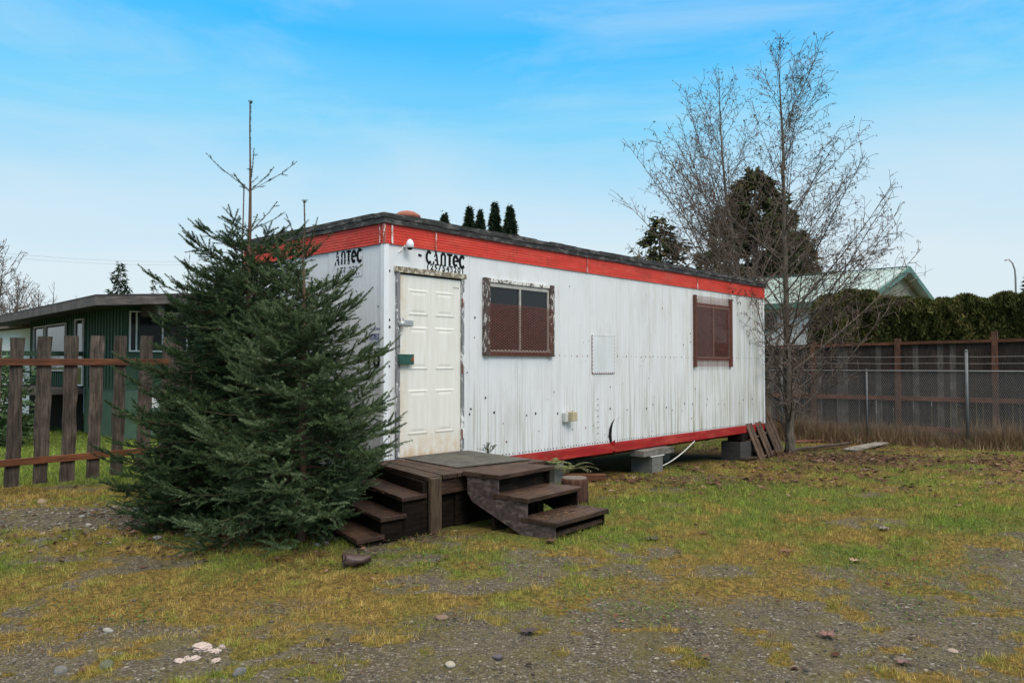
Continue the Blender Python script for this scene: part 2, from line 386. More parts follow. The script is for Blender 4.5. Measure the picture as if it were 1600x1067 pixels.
over = ramp(nt, z, [(.50, (1., 1., 1.)), (.72, (2.8, 2.5, 2.15))]) 
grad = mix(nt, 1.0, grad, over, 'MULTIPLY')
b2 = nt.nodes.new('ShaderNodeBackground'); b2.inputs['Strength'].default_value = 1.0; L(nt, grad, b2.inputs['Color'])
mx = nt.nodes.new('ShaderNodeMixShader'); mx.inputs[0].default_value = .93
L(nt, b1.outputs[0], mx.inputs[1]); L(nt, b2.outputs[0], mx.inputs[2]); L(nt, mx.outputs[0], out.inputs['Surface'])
sd = bpy.data.lights.new('sun', 'SUN'); so = bpy.data.objects.new('sun', sd); C.objects.link(so)
sd.energy = 1.7; sd.angle = R(22); sd.color = (1, .94, .86)
sdir = Vector((math.sin(SUN_AZ) * math.cos(SUN_EL), math.cos(SUN_AZ) * math.cos(SUN_EL), math.sin(SUN_EL)))
so.rotation_euler = sdir.to_track_quat('Z', 'Y').to_euler()
sc.view_settings.view_transform = 'Standard'; sc.view_settings.look = 'None'; sc.view_settings.exposure = 0.0; sc.view_settings.gamma = 1

# ------------------------------------------------------------------ ground
def masks(x, y):
    """grass cover, green-ness, fallen leaf cover"""
    yb = 5.2 + .32 * x
    g = sst(y - yb + (fbm(x, y, 1.3, 5, 21) - .5) * 2.4, -.7, .8)
    pt = fbm(x * .8, y * 1.1, 5.2, 3, 33) * .7 + fbm(x, y, .9, 2, 34) * .3 + .03 * sst(-x, 0, 3)
    patch = sst(pt, .54, .64) * .85
    bare = sst(fbm(x * .8, y, 1.25, 4, 44), .60, .68) * np.interp(y, [0, 9, 14], [1, .8, .2])
    g = np.maximum(g * (1 - bare), patch * sst(y, 1.0, 3.5))
    lane = np.exp(-(((x + 4.4) / 1.9) ** 2 + ((y - 8.2) / .75) ** 2) * 1.1)           # gravelly strip by the picket fence
    g = g * (1 - 1.0 * sst(lane, .1, .75) * (fbm(x, y, 2.2, 3, 45) > .36))
    lawn = sst(y - (10.3 + .1 * (x + 5)), 0, .6) * (1 - sst(x, -2.5, -1.0))
    g = np.maximum(g, lawn)
    blot = fbm(x, y, .75, 4, 55)
    green = sst(blot * .55 + fbm(x, y, 3.1, 3, 56) * .45, .44, .64) * .75 * (.45 + .55 * sst(y, 4.5, 7))
    for cx, cy, r in ((4.5, 7.8, .75), (.95, 7.1, .45), (5.4, 8.6, .6), (6.4, 18.2, .9), (-4.2, 6.2, .6), (1.6, 9.3, .6)):
        green = np.maximum(green, .95 * np.exp(-(((x - cx) / r) ** 2 + ((y - cy) / (r * .7)) ** 2)))
    green = np.maximum(green, lawn * .9)
    leaf = sst(fbm(x, y, 1.4, 4, 66), .36, .56) * np.exp(-(((x - 7.0) / 3.4) ** 2 + ((y - 15.6) / 2.2) ** 2) * .8)
    leaf = np.maximum(leaf, .55 * sst(fbm(x, y, 2.4, 4, 67), .52, .64) * sst(y, 9, 12) * sst(x, -.5, 1))
    leaf = np.maximum(leaf, .7 * np.exp(-(((x - 1.5) / 2.0) ** 2 + ((y - 11.3) / .6) ** 2)) * (fbm(x, y, 3, 3, 68) > .5))
    leaf = np.maximum(leaf, .8 * np.exp(-(((x + 2.2) / 1.4) ** 2 + ((y - 7.8) / .9) ** 2)) * (fbm(x, y, 4, 3, 69) > .42))
    return np.clip(g, 0, 1), np.clip(green, 0, 1), np.clip(leaf, 0, 1)
nx, ny = 460, 520
u = np.linspace(-1, 1, nx); gx = 9 * u + 491 * np.sign(u) * np.abs(u) ** 7
v = np.linspace(0, 1, ny); gy = -6 + 24 * v + 982 * v ** 9
X, Y = np.meshgrid(gx, gy); X = X.ravel(); Y = Y.ravel(); Z = gz(X, Y)
me = bpy.data.meshes.new('ground'); me.vertices.add(len(X)); me.vertices.foreach_set('co', np.stack([X, Y, Z], 1).astype(np.float32).ravel())
ii, jj = np.meshgrid(np.arange(nx - 1), np.arange(ny - 1)); a = (jj * nx + ii).ravel()
q = np.stack([a, a + 1, a + 1 + nx, a + nx], 1).astype(np.int32)
me.loops.add(q.size); me.loops.foreach_set('vertex_index', q.ravel()); me.polygons.add(len(q)); me.polygons.foreach_set('loop_start', np.arange(0, q.size, 4, dtype=np.int32))
g_, gr_, lf_ = masks(X, Y)
for nm, arr in (('grass', g_), ('green', gr_), ('leafy', lf_)):
    at_ = me.attributes.new(nm, 'FLOAT', 'POINT'); at_.data.foreach_set('value', arr.astype(np.float32))
me.polygons.foreach_set('use_smooth', np.ones(len(q), bool)); me.update()
m, nt, bs = mat('gravel_and_turf')
o = coords(nt)
def vor(scale, feature='F1'):
    vn = nt.nodes.new('ShaderNodeTexVoronoi'); vn.inputs['Scale'].default_value = scale; vn.feature = feature; L(nt, o, vn.inputs['Vector']); return vn
v1, v2 = vor(62), vor(24)
r1 = sepz(nt, v1.outputs['Color'], 'X'); r2 = sepz(nt, v2.outputs['Color'], 'X')
soil = ramp(nt, noise(nt, o, 1.6, 6, .7), [(.35, (.058, .047, .033)), (.65, (.115, .094, .068))])
mossy = ramp(nt, noise(nt, o, 3.2, 7, .72), [(.44, 0.), (.6, .55)])
st1 = ramp(nt, r1, [(0, (.035, .032, .026)), (.35, (.085, .077, .063)), (.7, (.145, .133, .11)), (.94, (.20, .185, .16)), (1, (.30, .28, .245))])
st2 = ramp(nt, r2, [(0, (.045, .041, .034)), (.4, (.10, .09, .075)), (.8, (.16, .15, .13)), (1, (.30, .28, .25))])
gcol = mix(nt, ramp(nt, v1.outputs['Distance'], [(.35, .85), (.62, .1)]), soil, st1)
pick2 = mth(nt, 'MULTIPLY', ramp(nt, sepz(nt, v2.outputs['Color'], 'Y'), [(.62, 0.), (.66, 1.)]), ramp(nt, v2.outputs['Distance'], [(.33, 1.), (.42, 0.)]))
gcol = mix(nt, pick2, gcol, st2)
gcol = mix(nt, mossy, gcol, (.082, .075, .018))
mottle = noise(nt, o, 26, 6, .75)
dry = ramp(nt, mottle, [(.34, (.035, .024, .010)), (.5, (.12, .085, .024)), (.66, (.28, .19, .05))])
grn = ramp(nt, mottle, [(.3, (.022, .034, .010)), (.5, (.075, .11, .022)), (.7, (.14, .19, .04))])
turf = mix(nt, attr(nt, 'green'), dry, grn)
gm = mth(nt, 'ADD', attr(nt, 'grass'), mth(nt, 'MULTIPLY', mth(nt, 'SUBTRACT', noise(nt, o, 9, 6, .75), .5), 1.1))
col = mix(nt, ramp(nt, gm, [(.38, 0.), (.66, .93)]), gcol, turf)
lv = ramp(nt, noise(nt, o, 34, 4, .7), [(.35, (.03, .018, .012)), (.6, (.14, .085, .06)), (.75, (.27, .20, .16))])
col = mix(nt, mth(nt, 'MULTIPLY', attr(nt, 'leafy'), ramp(nt, noise(nt, o, 16, 4, .7), [(.35, 0.), (.5, .9)])), col, lv)
L(nt, col, bs.inputs['Base Color']); bs.inputs['Roughness'].default_value = .95; bs.inputs['Specular IOR Level'].default_value = .08
hgt = mth(nt, 'ADD', mth(nt, 'MULTIPLY', mth(nt, 'SUBTRACT', .7, v1.outputs['Distance']), .6), mth(nt, 'MULTIPLY', mottle, .8))
bump(nt, bs, mth(nt, 'ADD', hgt, mth(nt, 'MULTIPLY', pick2, .8)), .8, .02)
me.materials.append(m)
kind(link('ground', me), 'structure')

# ---- grass, gravel, litter (uncountable)
UX, UY = math.sin(R(42.1)), math.cos(R(42.1)); P0 = (-1.424, 8.62); TH = math.atan2(UY, UX)
def TW(s, t, z=0): return (P0[0] + s * UX + t * UY, P0[1] + s * UY - t * UX, z)
def st(x, y):
    dx, dy = x - P0[0], y - P0[1]; return dx * UX + dy * UY, dx * UY - dy * UX
def inside_built(x, y):
    s, t = st(x, y)
    return ((s > -.1) & (s < 9.9) & (t < .0) & (t > -3.1)) | ((s > -1.2) & (s < 1.25) & (t > 0) & (t < 1.34)) | ((s > -.3) & (s < .7) & (t > 1.3) & (t < 2.35))
def scatter(n, ymin, ymax, power=1.6, half=.70):
    """more points close by, none outside the view cone's surroundings"""
    uu = RNG.random(n); a, b = ymin ** (1 - power), ymax ** (1 - power)
    y = (a + uu * (b - a)) ** (1 / (1 - power)); x = (RNG.random(n) * 2 - 1) * (y * half + .6)
    return x, y
def blades(name, x, y, h, wd, lean, col, col2, mt):
    n = len(x); z = gz(x, y) - .004; ang = RNG.random(n) * 2 * np.pi; la = RNG.random(n) * 2 * np.pi; ln = RNG.random(n) * lean
    dx, dy = np.cos(ang) * wd / 2, np.sin(ang) * wd / 2
    V = np.zeros((n, 3, 3)); V[:, 0] = np.stack([x - dx, y - dy, z], 1); V[:, 1] = np.stack([x + dx, y + dy, z], 1)
    V[:, 2] = np.stack([x + np.cos(la) * h * ln, y + np.sin(la) * h * ln, z + h * np.sqrt(np.clip(1 - ln ** 2 * .8, .05, 1))], 1)
    return tris_mesh(name, V.reshape(-1, 3), mt, 3, None, col, col2)
m, nt, bs = mat('grass_blades')
c1 = ramp(nt, attr(nt, 'tint2'), [(0, (.05, .030, .009)), (.45, (.26, .175, .045)), (1, (.62, .45, .16))]); c2 = ramp(nt, attr(nt, 'tint2'), [(0, (.020, .034, .008)), (.45, (.11, .17, .026)), (1, (.32, .42, .08))])
L(nt, mix(nt, attr(nt, 'tint'), c1, c2), bs.inputs['Base Color']); bs.inputs['Roughness'].default_value = .8; bs.inputs['Specular IOR Level'].default_value = .08
M['blade'] = m
x, y = scatter(1300000, 3.2, 30, 1.45)
g, gr, lf = masks(x, y)
clump = fbm(x, y, 11, 2, 71)
keep = (RNG.random(len(x)) < g ** 1.3 * (1 - .55 * lf) * np.clip(.35 + 1.3 * (clump - .35) * 2, .1, 1)) & ~inside_built(x, y)
keep &= (fbm(x, y, 16, 2, 73) > .30) | (lf < 0)
x, y, gr, clump, lf_k = x[keep], y[keep], gr[keep], clump[keep], lf[keep]
n = len(x); far = np.clip(y / 7, .8, 3.0)
h = (.010 + .050 * RNG.random(n) ** 1.4 * (.4 + clump)) * np.clip(far, .8, 1.15); h *= (1 + .4 * gr) * (1 - .6 * lf_k)
tone = np.clip(gr * 1.05 + .10 + ((RNG.random(n) - .5) * .6 + (fbm(x, y, 7, 3, 72) - .5) * 1.9) * (1 - .75 * gr ** 2), 0, 1)
kind(blades('grass', x, y, h, .0042 * far, .95, tone, np.clip(RNG.normal(.42, .20, n) + (clump - .5) * 1.0, 0, 1), M['blade']), 'stuff')
# gravel stones
def stones_mesh(name, x, y, r, col, mt, flat=.6, z=None):
    base = np.array([[1, 0, 0], [-1, 0, 0], [0, 1, 0], [0, -1, 0], [0, 0, 1], [0, 0, -1]], float)
    s2 = .62; cor = np.array([[a, b, c] for a in (-s2, s2) for b in (-s2, s2) for c in (-s2, s2)])
    P = np.vstack([base, cor]); 
    def ci(a, b, c): return 6 + (a > 0) * 4 + (b > 0) * 2 + (c > 0)
    F_ = []
    for ax in range(3):
        for sg in (1, -1):
            k = ax * 2 + (0 if sg > 0 else 1); o1, o2 = [i for i in range(3) if i != ax]
            ring = []
            for a, b in ((1, 1), (-1, 1), (-1, -1), (1, -1)):
                q_ = [0, 0, 0]; q_[ax] = sg; q_[o1] = a; q_[o2] = b; ring.append(ci(*q_))
            for i in range(4): F_.append((k, ring[i], ring[(i + 1) % 4]))
    F_ = np.array(F_); n = len(x)
    sx, sy = r * (1 + .5 * RNG.random(n)), r * (.65 + .4 * RNG.random(n)); sz = r * flat * (.6 + .6 * RNG.random(n)); an = RNG.random(n) * 6.28
    J = P[None] * (1 + (RNG.random((n, 14, 1)) - .5) * .35)
    px_, py_, pz_ = J[..., 0] * sx[:, None], J[..., 1] * sy[:, None], J[..., 2] * sz[:, None]
    ca, sa = np.cos(an)[:, None], np.sin(an)[:, None]; zz_ = gz(x, y) if z is None else z
    V = np.stack([x[:, None] + px_ * ca - py_ * sa, y[:, None] + px_ * sa + py_ * ca, zz_[:, None] + pz_ + sz[:, None] * .25], -1)
    T = V[:, F_].reshape(-1, 3)
    return tris_mesh(name, T, mt, 3, None, np.repeat(col, len(F_)))
M['gravel'] = leaf_mat('gravel_stone', (.035, .033, .03), (.12, .11, .093), (.30, .28, .245), .7)
x, y = scatter(60000, 3.2, 11, 1.8)
g, gr, lf = masks(x, y); keep = (RNG.random(len(x)) > g * .93) & ~inside_built(x, y) & (RNG.random(len(x)) < .35 + .65 * (fbm(x, y, 2.5, 3, 81) > .48))
x, y = x[keep], y[keep]
kind(stones_mesh('gravel', x, y, .0028 + .0065 * RNG.random(len(x)) ** 2.5 + .008 * (RNG.random(len(x)) > .985), np.clip(RNG.beta(1.7, 3.2, len(x)), 0, 1), M['gravel']), 'stuff')
n = 2600; x = RNG.normal(-4.4, 1.5, n); y = RNG.normal(8.15, .62, n); k = ~inside_built(x, y) & (x < -2.4); x, y = x[k], y[k]
kind(stones_mesh('rubble', x, y, .006 + .020 * RNG.random(len(x)) ** 2.4, np.clip(RNG.beta(1.8, 2.6, len(x)), 0, 1), M['gravel']), 'stuff')
# fallen leaves as litter
M['litter'] = leaf_mat('dead_leaf', (.025, .014, .010), (.10, .052, .033), (.26, .17, .13), .8, .1)
def leaf_quads(name, x, y, r, col, mt, lift=.03, tilt=.8):
    n = len(x); an = RNG.random(n) * 6.28; z = gz(x, y) + lift * RNG.random(n) + .004
    V = np.zeros((n, 5, 3)); loc = np.array([[1.1, 0], [.3, .75], [-.8, .5], [-.7, -.6], [.35, -.7]])
    for i in range(5):
        k = .7 + .6 * RNG.random(n)
        a_, b_ = loc[i, 0] * r * k, loc[i, 1] * r * k
        V[:, i] = np.stack([x + a_ * np.cos(an) - b_ * np.sin(an), y + a_ * np.sin(an) + b_ * np.cos(an), z + r * tilt * RNG.random(n)], 1)
    F5 = [(0, 1, 2), (0, 2, 3), (0, 3, 4)]
    T = V[:, np.array(F5)].reshape(-1, 3)
    return tris_mesh(name, T, mt, 3, None, np.repeat(col, 3))
x, y = scatter(240000, 4, 21, 1.0001)
g, gr, lf = masks(x, y); keep = (RNG.random(len(x)) < lf * .6 + .0022) & ~inside_built(x, y)
x, y = x[keep], y[keep]
kind(leaf_quads('leaf_litter', x, y, .012 + .034 * RNG.random(len(x)) ** 2.5 * np.clip((y - 2) / 8, .5, 1.2), np.clip(RNG.normal(.36, .25, len(x)), 0, 1), M['litter']), 'stuff')
M['clover'] = leaf_mat('clover_leaf', (.02, .04, .010), (.055, .105, .024), (.11, .18, .045))
n = 26000; x = RNG.uniform(-3.2, 5.5, n); y = RNG.uniform(4.8, 9.5, n)
k = ~inside_built(x, y) & (RNG.random(n) < sst(fbm(x, y, 2.0, 4, 95), .54, .64) + .9 * np.exp(-(((x + .35) / .7) ** 2 + ((y - 6.25) / .35) ** 2))); x, y = x[k], y[k]
kind(leaf_quads('clover', x, y, .005 + .006 * RNG.random(len(x)), RNG.random(len(x)), M['clover'], .03, .9), 'stuff')
# rank dry grass under the chain-link fence
CLA, CLB = np.array([7.29, 20.3]), np.array([11.6, 17.6]); CLD = (CLB - CLA) / np.linalg.norm(CLB - CLA)
CLN = np.array([CLD[1], -CLD[0]])   # towards the camera side
if CLN[1] > 0: CLN = -CLN
def clp(k, off=0): p = CLA + CLD * k + CLN * off; return float(p[0]), float(p[1])
n = 42000; k = RNG.random(n) * 11 - 3; off = np.abs(RNG.normal(0, .28, n)) - .25
P = CLA[None] + CLD[None] * k[:, None] + CLN[None] * off[:, None]
hh = (.12 + .60 * RNG.random(n) ** 2.0) * (.1 + 1.5 * fbm(P[:, 0], P[:, 1], 2.6, 4, 91)) * np.clip(1.1 - off, .3, 1.2)
m, nt, bs = mat('dry_weeds'); L(nt, ramp(nt, attr(nt, 'tint2'), [(0, (.05, .028, .016)), (.5, (.16, .092, .045)), (.85, (.30, .20, .11)), (1, (.10, .13, .04))]), bs.inputs['Base Color'])
M['weeds'] = m
kind(blades('dry_grass', P[:, 0], P[:, 1], hh, .013, .85, np.zeros(n), RNG.random(n), m), 'stuff')

# ------------------------------------------------------------------ site trailer (local frame: x along the long wall, -y towards the viewer side)
E = EYE; LEN, WID = 9.835, 3.05
ZB, ZW, ZR, ZT = E - 1.20, E + 1.352, E + 1.576, E + 1.685
trailer = thing('site_trailer', 'long white ribbed metal site trailer with red bands, standing on concrete blocks', 'trailer', (P0[0], P0[1], 0), TH)
def ribbed(mb, a, b, z0, z1, f, seams, pitch=.0745, mi=0, deep=.0016):
    """vertical ribbed sheet between a and b; f(s, d) -> (x, y), d = depth into the wall"""
    pts = []
    s = a
    while s < b - 1e-4:
        e = min(s + pitch, b); pts += [(s, 0), (s + (e - s) * .62, 0), (s + (e - s) * .70, deep), (s + (e - s) * .90, deep), (e - .0005, 0)]
        s = e
    for sm in seams:
        pts = [p for p in pts if abs(p[0] - sm) > .023] + [(sm - .022, 0), (sm - .018, -.005), (sm + .004, -.005), (sm + .0042, .022), (sm + .0125, .022), (sm + .013, 0)]
    pts = sorted(pts, key=lambda p: p[0])
    vs = []
    for s_, d in pts:
        x_, y_ = f(s_, d); vs += [(x_, y_, z0), (x_, y_, z1)]
    mb.add(vs, [(2 * i, 2 * i + 2, 2 * i + 3, 2 * i + 1) for i in range(len(pts) - 1)], mi)
def dot(mb, s_, z_, r=.008, mi=1, y=-.004, end=False):
    n = 6; r *= 1.45; c = [(s_ + r * math.cos(k * 1.047), z_ + r * math.sin(k * 1.047)) for k in range(n)]
    if end: mb.add([(y, p[0], p[1]) for p in c], [tuple(range(n))], mi)
    else: mb.add([(p[0], y, p[1]) for p in c], [tuple(range(n))], mi)
mb = MB(); seams = [1.32 + .895 * i for i in range(10)]
ribbed(mb, .0, LEN, ZB, ZW, lambda s_, d: (s_, d), seams)
for i in range(150):                                             # rows of screws and old holes
    dot(mb, .05 + i * .0652, ZB + .035 + random.uniform(-.006, .006), .007, 1)
for s_ in np.arange(3.0, 9.6, .13): dot(mb, s_ + random.uniform(-.02, .02), E + .125 + random.uniform(-.006, .006), random.choice((.006, .009)), 2)
for s_ in np.arange(1.45, 9.7, .42): dot(mb, s_ + random.uniform(-.16, .16), E - .62 + random.uniform(-.05, .03) - .01 * s_, random.choice((.009, .012)), 1)
for sm in (4.018,):
    for z_ in np.arange(E - 1.12, E - .45, .085): dot(mb, sm - .012, z_, .009, 1); dot(mb, sm + .02, z_ + .01, .007, 1) if random.random() < .6 else None
for i in range(46): dot(mb, random.uniform(1.3, 9.7), E + random.uniform(-1.1, 1.2), random.choice((.005, .007, .010)), random.choice((1, 2)))
for px_, z_ in ((.07, 1.05), (.07, .5), (.075, .42), (.07, -.02), (.072, -.35), (.075, -.8), (1.36, -.55), (1.30, -.1), (1.62, -.42)): dot(mb, px_, E + z_, .011, 1)
mb.build('long_wall', [M['siding'], M['black'], M['rust']], trailer)
mb = MB(); ribbed(mb, 0, WID, ZB, ZW, lambda s_, d: (d, s_), [.9, 1.8, 2.7])
# reverse faces do not matter (double sided)
for z_ in np.arange(-1.0, 1.2, .23): dot(mb, .05, E + z_ + random.uniform(-.04, .04), .010, 1, -.004, True)
for i in range(8): dot(mb, random.uniform(.1, 1.4), E + random.uniform(-1.0, 1.2), .007, 1, -.004, True)
mb.build('end_wall', [M['siding_end'], M['black']], trailer)
mb = MB(); mb.quad((LEN, 0, ZB), (LEN, WID, ZB), (LEN, WID, ZW), (LEN, 0, ZW)); mb.build('end_wall', M['siding_end'], trailer)
mb = MB(); mb.quad((0, WID, ZB), (LEN, WID, ZB), (LEN, WID, ZW), (0, WID, ZW)); mb.build('back_wall', M['siding_end'], trailer)
mb = MB(); mb.box(0.01, LEN - .01, .02, WID - .02, ZB - .10, ZB + .05); 
for s_ in (.9, 3.2, 5.4, 7.6, 9.2): mb.box(s_, s_ + .1, .1, WID - .1, ZB - .2, ZB - .1)
for y_ in (.55, 2.4): mb.box(0.1, LEN - .1, y_, y_ + .12, ZB - .28, ZB - .101)
mb.build('chassis', M['black'], trailer)
mb = MB()                                                       # corner trim strips
mb.box(-.014, .055, -.014, -.005, ZB, ZW); mb.box(-.0142, -.005, -.0048, .05, ZB, ZW); mb.build('corner_trim', M['trim'], trailer)
mb = MB(); mb.box(LEN - .05, LEN + .012, -.014, -.005, ZB, ZW); mb.build('corner_trim', M['trim'], trailer)
# red fascia with horizontal ribs
def band(mb, a, b, z0, z1, n, f, out=.02):
    zs = []; step = (z1 - z0) / n
    for i in range(n): zs += [(z0 + i * step, out), (z0 + (i + .62) * step, out), (z0 + (i + .78) * step, out - .005), (z0 + (i + .98) * step, out - .005)]
    zs.append((z1, out)); zs = [(z0, 0)] + zs
    segs = np.linspace(a, b, max(2, int(abs(b - a) / .6)))
    vs = []
    for s_ in segs:
        wv = random.uniform(-.003, .003)
        for z_, o_ in zs: x_, y_ = f(s_, o_ + wv); vs.append((x_, y_, z_))
    k = len(zs); mb.add(vs, [(i * k + j, (i + 1) * k + j, (i + 1) * k + j + 1, i * k + j + 1) for i in range(len(segs) - 1) for j in range(k - 1)])
mb = MB(); band(mb, -.02, LEN + .02, ZW, ZR, 7, lambda s_, o_: (s_, -o_)); mb.build('red_fascia', M['red'], trailer)
mb = MB(); band(mb, -.02, WID, ZW, ZR, 7, lambda s_, o_: (-o_, s_)); mb.build('red_fascia', M['red'], trailer)
mb = MB(); band(mb, 0, WID, ZW, ZR, 7, lambda s_, o_: (LEN + o_, s_)); mb.build('red_fascia', M['red'], trailer)
mb = MB()                                                       # joint covers on the fascia, scuffed white
sj = peel_mat('scuffed_joint', (.33, .06, .04), (.7, .66, .64), .53, 22)
for s_ in (.09, .75, 3.75, 7.05): mb = MB(); mb.box(s_ - .012, s_ + .012, -.029, -.0235, ZW + .005, ZR - .003); mb.build('joint_strip', sj, trailer)
for y_ in (.055,): mb = MB(); mb.box(-.029, -.0235, y_ - .008, y_ + .008, ZW + .005, ZR - .003); mb.build('joint_strip', sj, trailer)
mb = MB(); mb.box(-.027, .0, -.029, -.0, ZW, ZR - .002); mb.build('fascia_corner', sj, trailer)
# lower red sill band, with the torn place
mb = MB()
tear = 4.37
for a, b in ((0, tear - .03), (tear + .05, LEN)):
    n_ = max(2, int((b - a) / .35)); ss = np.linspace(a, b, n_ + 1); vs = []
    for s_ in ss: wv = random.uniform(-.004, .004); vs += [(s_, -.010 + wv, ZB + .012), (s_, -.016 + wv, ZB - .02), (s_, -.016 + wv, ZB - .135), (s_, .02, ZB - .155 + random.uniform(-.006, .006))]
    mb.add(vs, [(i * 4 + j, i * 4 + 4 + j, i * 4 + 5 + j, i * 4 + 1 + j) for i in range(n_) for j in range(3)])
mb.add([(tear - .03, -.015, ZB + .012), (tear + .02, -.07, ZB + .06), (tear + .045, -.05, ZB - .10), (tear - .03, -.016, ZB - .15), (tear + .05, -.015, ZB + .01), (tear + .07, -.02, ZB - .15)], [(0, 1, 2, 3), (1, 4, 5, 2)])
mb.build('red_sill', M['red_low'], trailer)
# tear: a curved slit with lifted edge
mb = MB(); Lc = [(4.37, -1.20), (4.345, -1.08), (4.36, -.98), (4.40, -.90), (4.47, -.83)]; wd = [.055, .075, .07, .045, .006]
mb.add([(p[0] - w_ / 2, -.0065, E + p[1]) for p, w_ in zip(Lc, wd)] + [(p[0] + w_ / 2, -.0065, E + p[1]) for p, w_ in zip(Lc, wd)], [(i, i + 5, i + 6, i + 1) for i in range(4)])
mb.build('torn_slit', M['black'], trailer)
mb = MB(); mb.add([(p[0] + w_ / 2, -.008, E + p[1]) for p, w_ in zip(Lc, wd)] + [(p[0] + w_ / 2 + .05 * w_ / .045, -.03, E + p[1] + .01) for p, w_ in zip(Lc, wd)] + [(p[0] + w_ / 2 + .14, -.006, E + p[1] + .03) for p, w_ in zip(Lc, wd)],
    [(i, i + 5, i + 6, i + 1) for i in range(4)] + [(i + 5, i + 10, i + 11, i + 6) for i in range(4)]); mb.build('lifted_sheet', M['siding'], trailer)
# roof
mb = MB(); ov = .045
mb.add([(-ov, -ov, ZR), (LEN + ov, -ov, ZR), (LEN + ov, WID + ov, ZR), (-ov, WID + ov, ZR), (-ov, -ov, ZT), (LEN + ov, -ov, ZT), (LEN + ov, WID + ov, ZT), (-ov, WID + ov, ZT)],
       [(0, 1, 5, 4), (1, 2, 6, 5), (2, 3, 7, 6), (3, 0, 4, 7), (4, 5, 6, 7), (3, 2, 1, 0)])
roof = mb.build('roof', M['tar'], trailer)
mb = MB(); n_ = 34
for i in range(n_):
    a, b = -ov - .01 + (LEN + 2 * ov + .02) * i / n_, -ov - .01 + (LEN + 2 * ov + .02) * (i + 1) / n_
    mb.box(a + .001, b, -ov - .010, .12, ZT - .045 + random.uniform(-.012, .008), ZT + .006 + random.uniform(0, .012), 0, .003)
for i in range(11):
    a, b = .13 + (WID - .1) * i / 11, .13 + (WID - .1) * (i + 1) / 11
    mb.box(-ov - .010, .12, a + .001, b, ZT - .045 + random.uniform(-.012, .008), ZT + .006 + random.uniform(0, .012), 0, .003)
mb.build('roof_flashing', M['tar'], roof)
mb = MB(); mb.lathe([(.07, 0), (.07, .09), (.15, .10), (.165, .13), (.16, .15), (.10, .19), (.04, .205)], 24); v_ = mb.build('roof_vent', M['vent'], trailer, True); v_.location = (.75, .5, ZT)
# door
mb = MB(); D0, D1, DZ0, DZ1 = .22, 1.167, E - 1.05, E + 1.025
mb.box(D0, D1, -.014, -.004, DZ0, DZ1)
for a, b in ((.345, .62), (.765, 1.04)):
    for z0, z1 in ((.58, .85), (-.045, .42), (-.79, -.305)):
        z0 += E; z1 += E; bz = .022
        o_ = [(a, -.0143, z0), (b, -.0143, z0), (b, -.0143, z1), (a, -.0143, z1)]
        g1 = [(a + bz * .5, -.0085, z0 + bz * .5), (b - bz * .5, -.0085, z0 + bz * .5), (b - bz * .5, -.0085, z1 - bz * .5), (a + bz * .5, -.0085, z1 - bz * .5)]
        rim = [(a - .018, -.0145, z0 - .018), (b + .018, -.0145, z0 - .018), (b + .018, -.0145, z1 + .018), (a - .018, -.0145, z1 + .018)]
        top_ = [(a, -.021, z0), (b, -.021, z0), (b, -.021, z1), (a, -.021, z1)]
        inn = [(a + .022, -.0165, z0 + .022), (b - .022, -.0165, z0 + .022), (b - .022, -.0165, z1 - .022), (a + .022, -.0165, z1 - .022)]
        fl = [(a + .05, -.021, z0 + .05), (b - .05, -.021, z0 + .05), (b - .05, -.021, z1 - .05), (a + .05, -.021, z1 - .05)]
        vs = rim + top_ + inn + fl; fs = []
        for r_ in range(3):
            for i in range(4): j = (i + 1) % 4; fs.append((r_ * 4 + i, r_ * 4 + j, r_ * 4 + 4 + j, r_ * 4 + 4 + i))
        fs.append((12, 13, 14, 15)); mb.add(vs, fs)
for i in range(3): mb.add([(1.055 + i * .035 + .008 * math.cos(k), -.0146, E + .93 + .014 * math.sin(k)) for k in (0, 1.05, 2.1, 3.14, 4.2, 5.2)], [tuple(range(6))], 1)
door = mb.build('door', [M['door'], M['black']], trailer)
mb = MB(); mb.box(.155, .200, -.035, -.004, DZ0 + .01, DZ1 + .02); mb.build('door_jamb', M['peel_grey'], trailer)
mb = MB(); mb.box(.201, .219, -.012, -.004, DZ0, DZ1 + .01); mb.box(.20, 1.18, -.012, -.0045, DZ1 + .001, DZ1 + .018); mb.build('door_gap', M['black'], trailer)
mb = MB(); mb.box(1.170, 1.215, -.033, -.004, DZ0 + .02, DZ1 + .0); mb.build('door_jamb', M['peel_grey'], trailer)
mb = MB(); mb.box(.135, 1.24, -.05, -.004, DZ1 + .02, DZ1 + .085, 0, .003); mb.build('door_header', M['peel_head'], trailer, bevel=.004)
mb = MB()
for z_ in (E + .75, E - .05, E - .85): mb = MB(); mb.box(1.168, 1.183, -.045, -.034, z_ - .06, z_ + .06); mb.build('hinge', M['rust'], door)
mb = MB(); mb.box(.255, .40, -.035, -.0285, E + .445, E + .505); mb.build('hasp', M['alu'], door, bevel=.003)
mb = MB(); mb.lathe([(.036, -.02), (.04, -.01), (.04, .02), (.03, .035)], 16); mb.tube([(-.02, 0, .02), (-.02, 0, .06), (0, 0, .08), (.02, 0, .06), (.02, 0, .02)], .006, 6)
pl = mb.build('padlock', M['alu'], door, True); pl.location = (.205, -.06, E + .455)
mb = MB(); mb.box(.165, .375, -.075, -.037, E + .0, E + .115, 0, .002); mb.box(.335, .368, -.0785, -.0755, E + .035, E + .085, 1, .006); mb.build('lock_box', [M['green_box'], M['rust']], door, bevel=.004)
